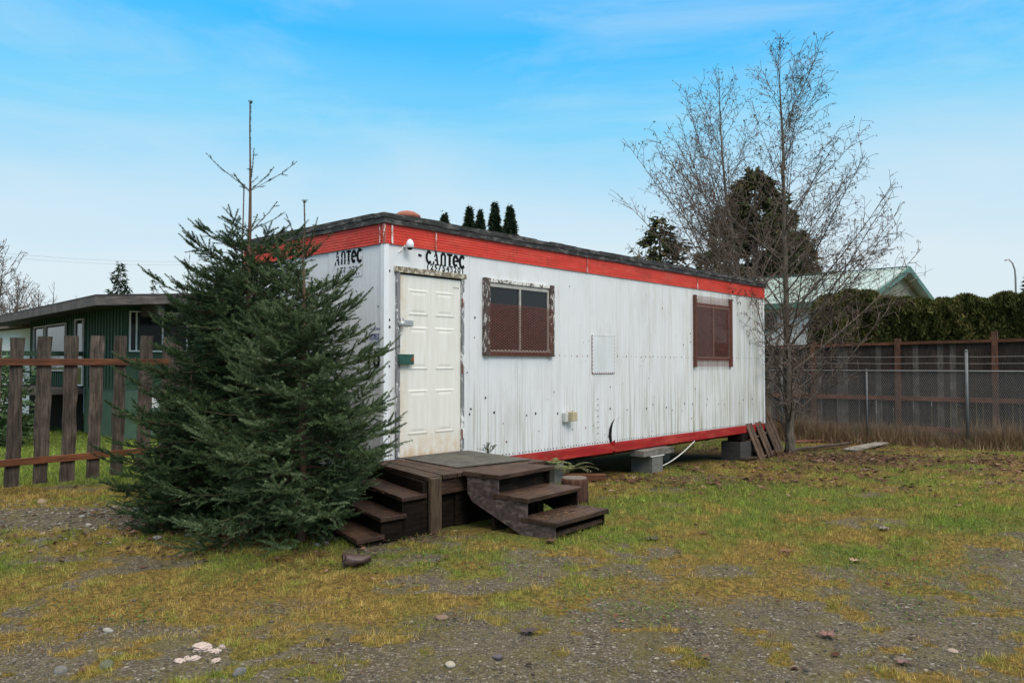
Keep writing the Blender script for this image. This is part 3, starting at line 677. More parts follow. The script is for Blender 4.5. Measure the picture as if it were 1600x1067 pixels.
# windows
def lattice(mb, a, b, z0, z1, y, cell=.034, wz=.018, w_=.0082):
    nxx = int((b - a) / cell); nz = int((z1 - z0) / wz); dx = (b - a) / nxx; dz = (z1 - z0) / nz
    for j in range(nz):
        for i in range(nxx):
            xa, xb, za, zb = a + i * dx, a + (i + 1) * dx, z0 + j * dz, z0 + (j + 1) * dz
            if (i + j) % 2: za, zb = zb, za
            mb.quad((xa, y, za - w_ / 2), (xb, y, zb - w_ / 2), (xb, y - .001, zb + w_ / 2), (xa, y - .001, za + w_ / 2))
def window(s0, s1, z0, z1, kind_):
    wroot = bpy.data.objects.new('window', None); C.objects.link(wroot); wroot.parent = trailer
    mb = MB(); ia, ib = (.10, .09) if kind_ == 1 else (.06, .06); zi0, zi1 = (z0 + .05, z1 - .07) if kind_ == 1 else (z0 + .15, z1 - .16)
    mb.quad((s0 + ia, -.012, zi0), (s1 - ib, -.012, zi0), (s1 - ib, -.012, zi1), (s0 + ia, -.012, zi1)); mb.build('glass_pane', M['glass'], wroot)
    mb = MB(); c_ = (s0 + s1) / 2
    for a, b, c, d in ((s0 + ia, s1 - ib, zi1 - .035, zi1), (s0 + ia, s1 - ib, zi0, zi0 + .025)): mb.box(a, b, -.028, -.0125, c, d)
    mb.box(c_ - .015, c_ + .015, -.030, -.0125, zi0 + .026, zi1 - .036); mb.box(s1 - ib - .035, s1 - ib, -.027, -.0125, zi0 + .026, zi1 - .036); mb.box(s0 + ia, s0 + ia + .015, -.027, -.0125, zi0 + .026, zi1 - .036)
    mb.build('sash', plain('worn_sash', (.36, .35, .32), .6, .2) if kind_ == 1 else plain('dim_sash', (.2, .17, .15), .6, .2), wroot)
    if kind_ == 1:
        mb = MB(); mb.box(s0, s0 + .10, -.055, -.004, z0, z1, 0, .003); mb.build('frame_board', M['peel_dark'], wroot, bevel=.004)
        mb = MB(); mb.box(s1 - .09, s1, -.055, -.004, z0 - .01, z1 - .005, 0, .003); mb.build('frame_board', M['peel_dark'], wroot, bevel=.004)
        mb = MB(); mb.box(s0 + .101, s1 - .091, -.040, -.004, z1 - .05, z1 - .005, 0, .002); mb.build('frame_board', M['peel'], wroot, bevel=.003)
        mb = MB(); mb.box(s0 + .101, s1 - .091, -.045, -.004, z0, z0 + .045, 0, .002); mb.build('frame_board', M['mesh_frame'], wroot, bevel=.003)
        mb = MB(); lattice(mb, s0 + .06, s1 - .04, z0 + .03, z0 + .66, -.060); mb.build('mesh_screen', M['mesh'], wroot)
    else:
        for a, b in ((s0, s0 + .05), (s1 - .07, s1)):
            mb = MB(); mb.box(a, b, -.055, -.004, z0 - .01, z1 + .01, 0, .003); mb.build('frame_board', M['mesh_frame'], wroot, bevel=.003)
        mb = MB(); lattice(mb, s0 + .03, s1 - .03, z0, z1, -.060); mb.build('mesh_screen', M['mesh'], wroot)
        mb = MB(); mb.box(s0 + .051, s1 - .071, -.024, -.012, zi1 + .001, zi1 + .035); mb.build('frame_rail', M['mesh_frame'], wroot); mb = MB(); mb.box(s0 + .051, s1 - .071, -.024, -.012, zi0 - .03, zi0 - .001); mb.build('frame_rail', M['mesh_frame'], wroot)
    return wroot
window(1.56, 2.95, E + .115, E + 1.10, 1); window(6.92, 8.35, E - .035, E + 1.23, 2)
# access hatch, socket box, security camera
mb = MB(); a, b, z0, z1 = 3.889, 4.47, E - .133, E + .44
mb.box(a, b, -.012, -.0045, z0, z1)
for k in np.arange(0, 1.01, .1):
    dot(mb, a + .01 + (b - a - .02) * k, z0 + .010, .007, 1, -.0125); dot(mb, a + .01 + (b - a - .02) * k, z1 - .010, .006, 1, -.0125)
    dot(mb, a + .008, z0 + .01 + (z1 - z0 - .02) * k, .006, 1, -.0125); dot(mb, b - .008, z0 + .01 + (z1 - z0 - .02) * k, .005, 1, -.0125)
mb.box(a - .005, a + .001, -.0118, -.0045, z0, z1, 1); mb.box(a, b, -.0118, -.0045, z0 - .006, z0 - .0005, 1)
mb.build('access_hatch', [M['siding_end'], M['rust']], trailer)
sb = MB(); sb.box(3.17, 3.24, -.07, -.004, E - .81, E - .68); sbo = sb.build('socket_box', M['greybox'], trailer, bevel=.006)
sb = MB(); sb.box(3.245, 3.36, -.14, -.03, E - .80, E - .67, 0, .004); sb.build('socket_cover', M['beige'], sbo, bevel=.008)
mb = MB(); mb.lathe([(.035, 0), (.045, .01), (.045, .05), (.03, .085), (.01, .10)], 18); co = mb.build('security_camera', M['trim'], trailer, True); co.location = (.285, -.10, ZW - .03)
mb = MB(); mb.lathe([(.005, -.025), (.025, -.018), (.034, 0)], 18); mb.build('camera_lens', M['black'], co, True)
mb = MB(); mb.box(-.02, .02, .045, .10, .01, .04); mb.tube([(-.03, .09, .02), (-.05, .085, -.02), (-.09, .094, -.05)], .006, 6); mb.build('camera_bracket', M['trim'], co)

def text_mesh(body, size, bold=.0, xs=1.0):
    cu = bpy.data.curves.new('t', 'FONT'); cu.body = body; cu.size = size; cu.offset = bold; cu.resolution_u = 3
    ob = bpy.data.objects.new('t', cu); C.objects.link(ob); dg = bpy.context.evaluated_depsgraph_get()
    me_ = bpy.data.meshes.new_from_object(ob.evaluated_get(dg)); bpy.data.objects.remove(ob)
    return [tuple(v.co) for v in me_.vertices], [tuple(p.vertices) for p in me_.polygons]
def put_text(mb, body, size, x, z, bold=.004, xs=1.0, y=-.0075, end=False, mi=0, step=None):
    cx = x
    for ch in body:
        if ch == ' ': cx += size * .35 * xs; continue
        vs, fs = text_mesh(ch, size, bold)
        if not vs: continue
        mn, mxx = min(v[0] for v in vs), max(v[0] for v in vs)
        W = (mxx - mn) * xs
        P_ = []
        for v in vs:
            px_ = cx + (v[0] - mn) * xs; pz_ = z + v[1]
            P_.append((y, px_, pz_) if end else (px_, y, pz_))
        mb.add(P_, fs, mi); cx += (W + size * .12)
    return cx
# sign on the long wall: black letters, partly scraped away
mb = MB(); 
mb.box(.60, 1.225, -.0070, -.0045, E + 1.105, E + 1.33, 1)
def stroke(mb, pts, w_, mi=0, y=-.0078, end=False):
    for p, q_ in zip(pts, pts[1:]):
        d = Vector((q_[0] - p[0], q_[1] - p[1])); l_ = d.length; d /= max(l_, 1e-6); n_ = Vector((-d.y, d.x)) * w_ / 2; e_ = d * w_ * .25
        c4 = [(p[0] - e_.x + n_.x, p[1] - e_.y + n_.y), (p[0] - e_.x - n_.x, p[1] - e_.y - n_.y), (q_[0] + e_.x - n_.x, q_[1] + e_.y - n_.y), (q_[0] + e_.x + n_.x, q_[1] + e_.y + n_.y)]
        mb.add([(y, c[0], c[1]) if end else (c[0], y, c[1]) for c in c4], [(0, 1, 2, 3)], mi); y -= .00012
def arc(cx, cz, rx, rz, a0, a1, n=9): return [(cx + rx * math.cos(R(a0 + (a1 - a0) * i / n)), cz + rz * math.sin(R(a0 + (a1 - a0) * i / n))) for i in range(n + 1)]
zc = E + 1.262; hh_ = .075; wS = .040
def sign(mb, X, end=False, parts='CAnTeC', flip=1, y0=-.0078, K=1.0):
    def S(pts, w_=wS): stroke(mb, [(X + flip * p[0] * K, p[1]) for p in pts], w_, 0, y0, end)
    if 'C' in parts: S(arc(.040, zc, .036, .066, 48, 312), .034)
    S([(.148, zc + .075), (.165, zc + .02), (.178, zc - .075)], .030); S([(.140, zc + .045), (.131, zc + .012)], .016); S([(.138, zc - .022), (.165, zc - .024)], .022); S([(.106, zc - .078), (.120, zc - .045)], .024)
    S([(.240, zc - .075), (.240, zc + .045)], .032); S(arc(.270, zc + .028, .030, .036, 180, 0), .032); S([(.300, zc + .028), (.300, zc - .075)], .032)
    S([(.335, zc + .062), (.415, zc + .062)], .028); S([(.375, zc + .06), (.375, zc - .078)])
    S(arc(.475, zc - .005, .036, .06, 0, 300)); S([(.442, zc - .005), (.508, zc - .005)], .022)
    S(arc(.585, zc - .005, .04, .068, 50, 310))
sign(mb, .60 + .015)
end_x = put_text(mb, '(25', .10, .625, E + 1.118, .005, 1.0); put_text(mb, '754', .10, .80, E + 1.118, .005, 1.0); put_text(mb, '520)', .10, 1.0, E + 1.118, .005, .95)
for i in range(18):                                             # flaked-off paint over the small line
    a = random.uniform(.64, 1.2); z_ = E + random.uniform(1.115, 1.185); r_ = random.uniform(.004, .012)
    mb.add([(a + r_ * random.uniform(.5, 1.5) * math.cos(k), -.0096, z_ + r_ * math.sin(k)) for k in (0, 1.2, 2.5, 3.8, 5.1)], [tuple(range(5))], 1)
for a, z_ in ((.505, 1.275), (.53, 1.27)): dot(mb, a, E + z_, .011, 0, -.0078)
mb.build('lettering', [M['black'], siding_mat('sign_patch_white', (.66, .70, .72), .3)], trailer)
# the same sign on the end wall, more worn, mirrored order of local y so it reads correctly from outside
mb = MB(); sign(mb, 1.03, True, 'x', -1, -.0076)
mb.add([(-.0062, a_, b_) for a_, b_ in ((.40, E + 1.17), (1.06, E + 1.17), (1.06, E + 1.345), (.40, E + 1.345))], [(0, 1, 2, 3)], 1)
mb.build('lettering', [M['black'], M['siding_end']], trailer); mb = MB(); mb.add([(-.0062, a_, b_) for a_, b_ in ((.40, E + 1.06), (1.06, E + 1.06), (1.06, E + 1.1695), (.40, E + 1.1695))], [(0, 1, 2, 3)], 1)
put_text_pairs = (('EZE', 1.0 - .12), ('BB9', .64))
for tx, yy in put_text_pairs:
    cx = yy
    for ch in tx:
        vs, fs = text_mesh(ch, .085, .003); mn = min(v[0] for v in vs); mxx = max(v[0] for v in vs)
        mb.add([(-.0076, cx - (v[0] - mn), E + 1.085 + v[1]) for v in vs], fs, 0); cx -= (mxx - mn) + .012
for i in range(60):
    a = random.uniform(.40, 1.05); z_ = E + random.choice((random.uniform(1.08, 1.16), random.uniform(1.17, 1.32))); r_ = random.uniform(.005, .016)
    mb.add([(-.0094, a + r_ * math.cos(k), z_ + r_ * random.uniform(.5, 1.6) * math.sin(k)) for k in (0, 1.2, 2.5, 3.8, 5.1)], [tuple(range(5))], 1)
mb.build('lettering', [M['black'], M['siding_end']], trailer); mb = MB(); mb.add([(-.0062, a_, b_) for a_, b_ in ((.40, E + 1.02), (1.02, E + 1.02), (1.02, E + 1.0595), (.40, E + 1.0595))], [(0, 1, 2, 3)], 1)
for i in range(12): a = .45 + i * .045; mb.add([(-.0078, a + dx, E + 1.035 + dz) for dx, dz in ((0, 0), (.016, 0), (.014, .03), (.002, .026))], [(0, 1, 2, 3)], 0)
mb.build('lettering', [M['black'], M['siding_end']], trailer)
# sticker and numerals on the end wall
mb = MB(); mb.add([(-.0065, .26, E + .23), (-.0065, .07, E + .23), (-.0065, .07, E + .43), (-.0065, .26, E + .43)], [(0, 1, 2, 3)])
mb.add([(-.0072, .252, E + .275), (-.0072, .078, E + .275), (-.0072, .078, E + .345), (-.0072, .252, E + .345)], [(0, 1, 2, 3)], 1)
def mtext(mb, tx, size, ystart, z_, mi, y=-.008, bold=.001, gap=.006):
    cx = ystart
    for ch in tx:
        if ch == ' ': cx -= size * .4; continue
        vs, fs = text_mesh(ch, size, bold); mn = min(v[0] for v in vs); mxx = max(v[0] for v in vs)
        mb.add([(y, cx - (v[0] - mn), z_ + v[1]) for v in vs], fs, mi); cx -= (mxx - mn) + gap
mtext(mb, 'WARNING', .040, .25, E + .385, 1); mtext(mb, 'SUR-TEC', .042, .248, E + .303, 0); mtext(mb, 'SECURITY', .024, .24, E + .281, 0); mtext(mb, '337-7888', .032, .24, E + .24, 1)
mb.build('sticker', [M['sticker'], M['blue']], trailer)
mb = MB(); mtext(mb, '10', .25, .285, E - .03, 0, -.0078, .010, .05)
mb.build('numeral', M['black'], trailer)

# ------------------------------------------------------------------ porch with side steps (local frame of the trailer)
DK = E - 1.055
def tthing(name, label, cat, s, t, z=0, rz=0, group=None): return thing(name, label, cat, TW(s, t, z), TH + rz, group)
porch = thing('porch', 'dark wet wooden porch with three side steps in front of the cream door', 'porch', TW(0, 0, 0), TH)
def board(mb, p0, p1, w0, w1, z, th=.038, mi=0):
    pass
nB = 9
for i in range(nB):                                              # deck boards run outwards from the wall, slightly fanned
    def edge(k, tt): 
        sl = -.56 + (.36) * (1 - tt / 1.36); return sl + (1.20 - sl) * k
    k0, k1 = i / nB, (i + 1) / nB - .006
    bot = [(edge(k0, 1.36), -1.36, DK - .04), (edge(k1, 1.36), -1.36, DK - .04), (edge(k1, .03), -.06, DK - .04), (edge(k0, .03), -.06, DK - .04)]
    dz = random.uniform(-.003, .003)
    MB().hexa(bot, [(p[0], p[1], DK + dz) for p in bot]).build('deck_board', M['deckwood_y'], porch, bevel=.004)
mb = MB(); mb.box(-.52, 1.17, -1.325, -1.285, DK - .19, DK - .042); mb.build('rim_joist', M['deckwood'], porch, bevel=.003)
mb = MB(); mb.add([(-.52, -1.28, DK - .19), (-.17, -.05, DK - .19), (-.17, -.05, DK - .042), (-.52, -1.28, DK - .042), (-.48, -1.28, DK - .19), (-.13, -.05, DK - .19), (-.13, -.05, DK - .042), (-.48, -1.28, DK - .042)], [(0, 1, 2, 3), (7, 6, 5, 4), (3, 2, 6, 7), (0, 4, 5, 1)]); mb.build('rim_joist', M['darkwood'], porch)
mb = MB(); mb.box(1.13, 1.17, -1.28, -.06, DK - .19, DK - .042); mb.build('rim_joist', M['darkwood'], porch)
mb = MB(); mb.box(-.555, -.42, -1.41, -1.362, .0, DK - .008, 0, .004); mb.build('post', M['postwood'], porch, bevel=.005)
mb = MB(); mb.box(-.12, .05, -1.28, -1.18, -.02, DK - .045); mb.build('post', M['darkwood'], porch, bevel=.005)
mb = MB(); mb.box(1.02, 1.12, -1.28, -1.18, -.02, DK - .045); mb.build('post', M['darkwood'], porch, bevel=.005)
mb = MB(); mb.box(-.52, 1.16, -1.25, -1.22, -.06, DK - .191); mb.build('skirting', M['darkwood'], porch)
mb = MB(); mb.box(1.135, 1.16, -1.21, -.08, -.08, DK - .191); mb.build('skirting', M['darkwood'], porch)
sk = .34                                                          # skew of the side steps: their back ends sit nearer the wall end
def tread(sf, sb_, tf, tb, z, w_, name='tread', par=porch):
    bot = [(sf - w_ * 0, -tf, z - .038), (sf + w_, -tf, z - .038), (sb_ + w_, -tb, z - .038), (sb_, -tb, z - .038)]
    return MB().hexa(bot, [(p[0], p[1], z) for p in bot]).build(name, M['deckwood_y'], par, bevel=.005)
for i, (s_f, z_) in enumerate(((-.875, DK - .15), (-1.116, DK - .30), (-1.371, DK - .45))):
    s_b = s_f + sk
    tread(s_f, s_b, 1.37, .22, z_, .30)
    bot = [(s_f + .03, -1.335, -.03), (s_f + .30, -1.335, -.03), (s_b + .30, -.25, -.03), (s_b + .03, -.25, -.03)]
    MB().hexa(bot, [(p[0], p[1], z_ - .040) for p in bot]).build('riser_box', M['darkwood'], porch)
bot = [(-.60, -1.337, -.03), (-.53, -1.337, -.03), (-.19, -.25, -.03), (-.26, -.25, -.03)]
MB().hexa(bot, [(p[0], p[1], DK - .045) for p in bot]).build('riser_box', M['darkwood'], porch)
# door mat
mt_ = MB(); c4 = [(.043, -1.114), (1.06, -1.24), (1.21, -.10), (.181, -.147)]
mt_.hexa([(a, b, DK + .0045) for a, b in c4], [(a, b, DK + .016) for a, b in c4])
mo = mt_.build('rubber_mat', M['mat'], None, bevel=.004); mo.location = TW(0, 0, 0); mo.rotation_euler = (0, 0, TH); tag(mo, 'large grey ribbed rubber mat lying on the porch before the door', 'mat')
# separate box steps
rz = R(-5)
stp = thing('box_steps', 'loose set of box steps with purplish chipboard side, pushed against the porch front', 'steps', TW(-.12, 1.40, 0), TH + R(4))
W_ = .85; zt = [E - 1.04, E - 1.22, E - 1.40]; yt = [(-.02, .46), (.37, .80), (.70, 1.11)]
for z_, (a, b) in zip(zt, yt):
    mb = MB(); m_ = (a + b) / 2
    mb.box(-.02, W_ + .02, -b, -m_ - .003, z_ - .04, z_, 0, .004); mb.box(-.02 + .012, W_ + .02, -m_ + .003, -a, z_ - .04, z_ + .002, 0, .004)
    for sx_ in (.03, W_ - .03):
        for sy_ in (a + .06, m_ - .05, m_ + .05, b - .05): mb.add([(sx_ + .006 * math.cos(k), -sy_ + .006 * math.sin(k), z_ + .005) for k in (0, 1.05, 2.1, 3.14, 4.2, 5.2)], [tuple(range(6))], 1)
    mb.build('tread', [M['deckwood'], M['rust']], stp, bevel=.004)
prof = [(-.04, zt[0] - .042), (-.42, zt[0] - .042), (-.42, zt[1] - .042), (-.76, zt[1] - .042), (-.76, zt[2] - .042), (-1.07, zt[2] - .042), (-1.07, .035), (-.72, .03), (-.10, .28), (-.04, .36)]
MB().extr(prof, .0, .022, 'x').build('stringer', M['osb'], stp)
MB().extr(prof, W_ - .022, W_, 'x').build('stringer', M['darkwood'], stp)
mb = MB(); mb.box(.024, W_ - .024, -1.06, -1.02, .06, .10); mb.build('crosspiece', M['deckwood'], stp, bevel=.003)
mb = MB(); mb.box(.025, W_ - .025, -.36, -.33, -.02, zt[0] - .045); mb.build('shade_panel', M['darkwood'], stp)  # panel added to keep the void behind the treads dark
mb = MB(); mb.box(.40, .48, -.60, -.56, .02, zt[1] - .042); mb.build('brace', M['darkwood'], stp)
mb = MB(); mb.box(-.005, .06, -1.07, -.55, -.01, .032); mb.build('foot_block', M['redwood'], stp, bevel=.003)

# stump, timber, blocks
sp_ = on_ground(897, 786); stump = thing('log_stump', 'short reddish brown log end standing upright beside the box steps', 'stump', (sp_[0], sp_[1], sp_[2] - .03))
mb = MB(); mb.lathe([(.165, 0), (.158, .12), (.152, .30), (.150, .335)], 22, wob=.05); mb.build('bark', M['bark_stump'], stump, True)
mb = MB(); mb.lathe([(.146, .335), (.14, .345), (.02, .346)], 22); mb.build('cut_face', M['cutwood'], stump)
def block_obj(name, label, s_, t_, z_, dims=(.39, .19, .19), rz=0, m='block', group=None, hollow=True):
    r_ = tthing(name, label, 'concrete block', s_, t_, z_, rz, group)
    mb = MB(); a, b, c = dims[0] / 2, dims[1] / 2, dims[2]
    mb.box(-a, a, -b, -b + .03, 0, c); mb.box(-a, a, b - .03, b, 0, c)
    for x_ in (-a, -.016, a - .032): mb.box(x_, x_ + .032, -b + .0302, b - .0302, .001, c - .001)
    o_ = mb.build('block_body', M[m], r_, bevel=.004); return r_
def gzT(s_, t_): p = TW(s_, t_); return GZ(p[0], p[1])
g0 = gzT(5.39, -.1) - .02
block_obj('concrete_block', 'grey concrete block at the bottom of the pier by the white cable', 5.42, -.02, g0, (.32, .40, .14))
block_obj('concrete_block', 'grey concrete block topping the pier by the white cable', 5.42, -.02, g0 + .142, (.32, .40, .14))
pd = tthing('timber_pad', 'short thick grey timber wedged between pier blocks and red sill', 'timber', 5.45, .02, g0 + .296)
MB().box(-.42, .50, -.15, .12, 0, max(.03, ZB - .160 - g0 - .296)).build('timber', M['greywood'], pd, bevel=.004)
pd = MB(); pd.box(-.20, .20, -.02, .02, 0, .010); o_ = pd.build('metal_shim', M['cable']); o_.location = TW(5.42, .17, g0 + .283); o_.rotation_euler = (0, 0, TH); tag(o_, 'thin pale metal strip lying on top of the concrete pier', 'metal strip')
g1 = gzT(3.3, -.1)
block_obj('concrete_block', 'small pale concrete block under the trailer behind the log stump', 3.05, -.05, g1 - .01, (.20, .20, .30))
tb = MB(); tb.box(-.45, .30, -.07, .07, 0, .12, 0, .004); o_ = tb.build('timber', M['rail'], None, bevel=.005); q_ = on_ground(913, 752); o_.location = (q_[0], q_[1] + .05, q_[2] - .01); o_.rotation_euler = (0, 0, R(-4)); tag(o_, 'orange brown timber offcut lying under the trailer edge', 'timber')
g2 = gzT(9.0, -.1)
for i, (s_, lb) in enumerate(((8.95, 'dark concrete block at the bottom of the pier beside the pallet'), (8.95, 'dark concrete block in the middle of the pier beside the pallet'))):
    block_obj('concrete_block', lb, s_, -.12, g2 - .01 + i * .192, (.75, .40, .19), 0, 'block_dark')
pd = tthing('timber_pad', 'black timber on the pier behind the leaning pallet', 'timber', 9.05, -.12, g2 + .374)
MB().box(-.30, .5, -.15, .15, 0, max(.05, ZB - .15 - g2 - .376)).build('timber', M['darkwood'], pd)
lp = tthing('leaning_board', 'pale grey board leaning under the trailer behind the piers', 'board', 7.5, -.9, gzT(7.5, -.9))
MB().hexa([(-.1, 0, 0), (.12, 0, 0), (.12, .04, 0), (-.1, .04, 0)], [(.05, .1, .62), (.27, .1, .62), (.27, .14, .62), (.05, .14, .62)]).build('board', M['greywood'], lp)
for (s_, t_, lb) in ((1.6, -1.6, 'near'), (4.8, -2.6, 'mid'), (7.9, -1.3, 'far')):
    pr = tthing('support_post', {'near': 'black timber prop in the dark under the trailer near the porch', 'mid': 'black timber prop under the back of the trailer, midway', 'far': 'black timber prop under the trailer beside the leaning grey board'}[lb], 'post', s_, t_, gzT(s_, t_) - .02)
    MB().box(-.14, .14, -.14, .14, 0, ZB - .28 - gzT(s_, t_)).build('timber', M['darkwood'], pr)
# hanging cable
mb = MB(); a = Vector(TW(6.95, .0, ZB - .15)); b = Vector(TW(5.62, .12, g0 + .10)); pts = []
for i in range(13):
    k = i / 12; p = a.lerp(b, k); p.z = a.z + (b.z - a.z) * (1 - (1 - k) ** 1.6 * 1) ; pts.append(p)
o_ = mb.tube(pts, .009, 6).build('cable', M['cable'], None, True); tag(o_, 'white cable hanging from the red sill down to the concrete pier', 'cable')
# pallet
pal = thing('pallet', 'brown slatted wooden pallet leaning on the far corner of the trailer', 'pallet', (4.84, 15.18, GZ(4.96, 15.4) - .02), TH)
lean = Matrix.Rotation(math.atan2(.33, .84), 4, 'X') if False else Matrix.Rotation(R(-20), 4, 'X') @ Matrix.Rotation(R(-7), 4, 'Y')
lay = [0.0, .15, .40, .55, .82, .97, 1.14]
for i, a in enumerate(lay):
    mb = MB(); mb.box(a, a + .13, -.015, .007, .0, .95 + random.uniform(-.02, .02), 0, .006, lean); mb.build('slat', M['pallet'], pal, bevel=.003)
for z_ in (.03, .43, .84):
    mb = MB(); mb.box(-.01, 1.28, .0082, .098, z_, z_ + .04, 0, .002, lean); mb.build('stringer', M['pallet'], pal)
for a in (.0, .33, .66, .98):  # wide dark back boards added so the gaps between slats look shaded
    mb = MB(); mb.box(a, a + .29, .099, .117, 0, .93, 0, .004, lean); mb.build('slat', M['darkwood'], pal)
# planks on the ground behind
def plank(px0, py0, px1, py1, w_, th, label, m):
    a = Vector(on_ground(px0, py0)); b = Vector(on_ground(px1, py1)); d = (b - a); l_ = d.length
    mb = MB(); mb.box(0, l_, -w_ / 2, w_ / 2, 0, th, 0, .008); o_ = mb.build('plank', M[m], None, bevel=.004)
    o_.location = a + Vector((0, 0, .01)); o_.rotation_euler = (0, -math.asin(max(-.3, min(.3, d.z / l_))) - .02, math.atan2(d.y, d.x)); tag(o_, label, 'plank')
plank(1238, 691, 1290, 690, .22, .04, 'reddish plank lying flat on grass behind the bare tree', 'redwood')
plank(1232, 705, 1325, 697, .12, .05, 'dark narrow plank half buried in dead leaves beside the tree', 'plank')
plank(1325, 704, 1376, 695, .30, .035, 'pale broken board tilted on the leaf litter near the fence', 'greywood')
plank(1205, 712, 1160, 720, .10, .03, 'small wet plank in leaves at the foot of the pallet', 'plank')

# ------------------------------------------------------------------ spruces
def needles(S0, S1, dens, ln, wd, tint, rng, flat=.0):
    dens = dens * 1.0
    """needles all round shoots S0->S1"""
    Lh = np.linalg.norm(S1 - S0, axis=1); k = np.maximum(2, (Lh * dens).astype(int)); idx = np.repeat(np.arange(len(S0)), k); n = len(idx)
    t = rng.random(n); ax = (S1 - S0)[idx] / Lh[idx][:, None]; P = S0[idx] + (S1 - S0)[idx] * t[:, None]
    rv = rng.normal(size=(n, 3)); rv -= (rv * ax).sum(1)[:, None] * ax; rv[:, 2] += flat; rv /= np.linalg.norm(rv, axis=1)[:, None] + 1e-9
    d = ax * .62 + rv * .78; ll = ln * (.7 + .5 * rng.random(n)) * np.clip(1.25 - t * .35, .7, 1.2)
    side = np.cross(d, rv + .4 * rng.normal(size=(n, 3))); side /= np.linalg.norm(side, axis=1)[:, None] + 1e-9
    V = np.stack([P - side * wd / 2, P + side * wd / 2, P + d * ll[:, None]], 1)
    tt = np.clip(tint[idx] + rng.normal(0, .12, n), 0, 1)
    return V.reshape(-1, 3), tt
def spruce(name, label, base, height, prof, mtn, seed, leaderlen=.55, bold=1.0, dens=700, plane=True, droop=1.0, nl=.0175, tipbias=.0, whorl_gap=.21, spread=None, skirt=0, bare_z=9):
    rng = np.random.default_rng(seed); rd = random.Random(seed)
    root = thing(name, label, 'tree', base)
    wood = MB(); S0, S1, TT = [], [], []; B0, B1, BT = [], [], []
    bx_, by_ = base[0], base[1]
    def clip_len(az, Lr, z):
        if not plane: return Lr
        dx, dy = math.cos(az), math.sin(az)
        s0, t0 = st(bx_, by_); ds = dx * UX + dy * UY; dt = dx * UY - dy * UX
        if ds > 0 and z < 3.4:
            lim = (-.05 - s0) / ds; tt_ = t0 + dt * lim
            if tt_ < .1 and lim < Lr: Lr = lim * .97
            elif ds > .2:
                lim2 = (-.05 - s0) / ds
        if z < 1.15 and dx > .05:
            xl = float(np.interp(z + .08, [0, .15, .35, .6, .9, 1.2], [-1.80, -1.74, -1.58, -1.40, -1.22, -.85]))
            if bx_ + dx * Lr > xl: Lr = max(.12, (xl - bx_) / dx)
        if z < .95:
            s0, t0 = st(bx_, by_); ds = dx * UX + dy * UY; dt = dx * UY - dy * UX
            for q_ in np.linspace(.1, 1, 19):
                sE, tE = s0 + ds * Lr * q_, t0 + dt * Lr * q_
                lim = float(np.interp(z + .12, [0, .15, .3, .45, .6, .9], [-1.48, -1.36, -1.14, -.9, -.65, .6])) + .30 * (1.37 - min(1.37, max(.2, tE))) / 1.15 * .6
                if sE > lim and -.1 < tE < 1.55: Lr = max(.0, Lr * q_ * .95); break
        return Lr
    def shoot(a, b, tint, thick=0):
        S0.append(a); S1.append(b); TT.append(tint)
    tr_pts = [(rd.uniform(-.012, .012) * (i > 0), rd.uniform(-.012, .012) * (i > 0), height * i / 14) for i in range(15)]
    wood.tube(tr_pts, [max(.006, .055 * height / 4.2 * (1 - i / 14.3)) for i in range(15)], 8)
    shoot(np.array((0, 0, height - leaderlen)), np.array((0, 0, height)), .45)
    for i in range(4): shoot(np.array((0, 0, height - .02)), np.array((.02 * math.cos(i * 1.6), .02 * math.sin(i * 1.6), height + .012)), .2)
    z = height - leaderlen; lv = 0
    specs = []
    while z > .12:
        nb = 5 if z > bare_z else 8
        a0 = rd.random() * 6.28
        for i in range(nb): specs.append((z + rd.uniform(-.03, .03), a0 + i * 2 * math.pi / nb + rd.uniform(-.25, .25), 1.0))
        if lv >= 1:
            for i in range(3 if z > bare_z else (8 if z > bare_z - .3 else 16)): specs.append((z - whorl_gap * rd.random(), rd.random() * 6.28, rd.uniform(.45, .95)))
        z -= whorl_gap * (1.25 if lv < 2 else 1.0) * (1.5 if lv == 0 else 1); lv += 1
    for (zb, az, k) in specs:
        r_t = float(np.interp(zb, prof[0], prof[1]))
        if zb < bare_z:
            for _ in range(4): r_t = .5 * r_t + .5 * float(np.interp(zb + r_t * (.22 + .5 * zb / height), prof[0], prof[1]))
        Lr = r_t * k * rd.uniform(.8, 1.15)
        Lr = clip_len(az, Lr, zb)
        if Lr < .05: continue
        hfrac = zb / height
        el = R(np.interp(hfrac, [0, .3, .6, .85, 1], [0, 10, 20, 36, 46]) + rd.uniform(-12, 12))
        nseg = max(3, int(Lr / .14)); pts = []; p = np.array((0., 0., zb)); h0 = np.array((math.cos(az), math.sin(az), 0)); sag = droop * (1 - hfrac) * .35
        for j in range(nseg + 1):
            pts.append(p.copy()); f_ = j / nseg
            e2 = el - sag * math.sin(f_ * math.pi * .9) + .5 * f_ * f_
            p = p + (h0 * math.cos(e2) + np.array((0, 0, math.sin(e2)))) * Lr / math.cos(min(1.0, max(0, el))) / nseg * (1 if lv else 1)
        gmin = .03
        for q_ in pts: q_[2] = max(q_[2], gmin)
        bt = rd.uniform(.02, .45)  # low base tint paints the crown's shaded interior; tips get pale new growth
        if Lr > .22: wood.tube(pts, [max(.0022, .011 * (Lr / 1.3) * (1 - .85 * j / nseg)) for j in range(nseg + 1)], 4, cap=False)
        sparse = zb > bare_z
        for j in range(nseg):
            f_ = (j + .5) / nseg
            if f_ > (.12 if Lr < .5 else .22): shoot(pts[j], pts[j + 1], bt + .25 * f_)
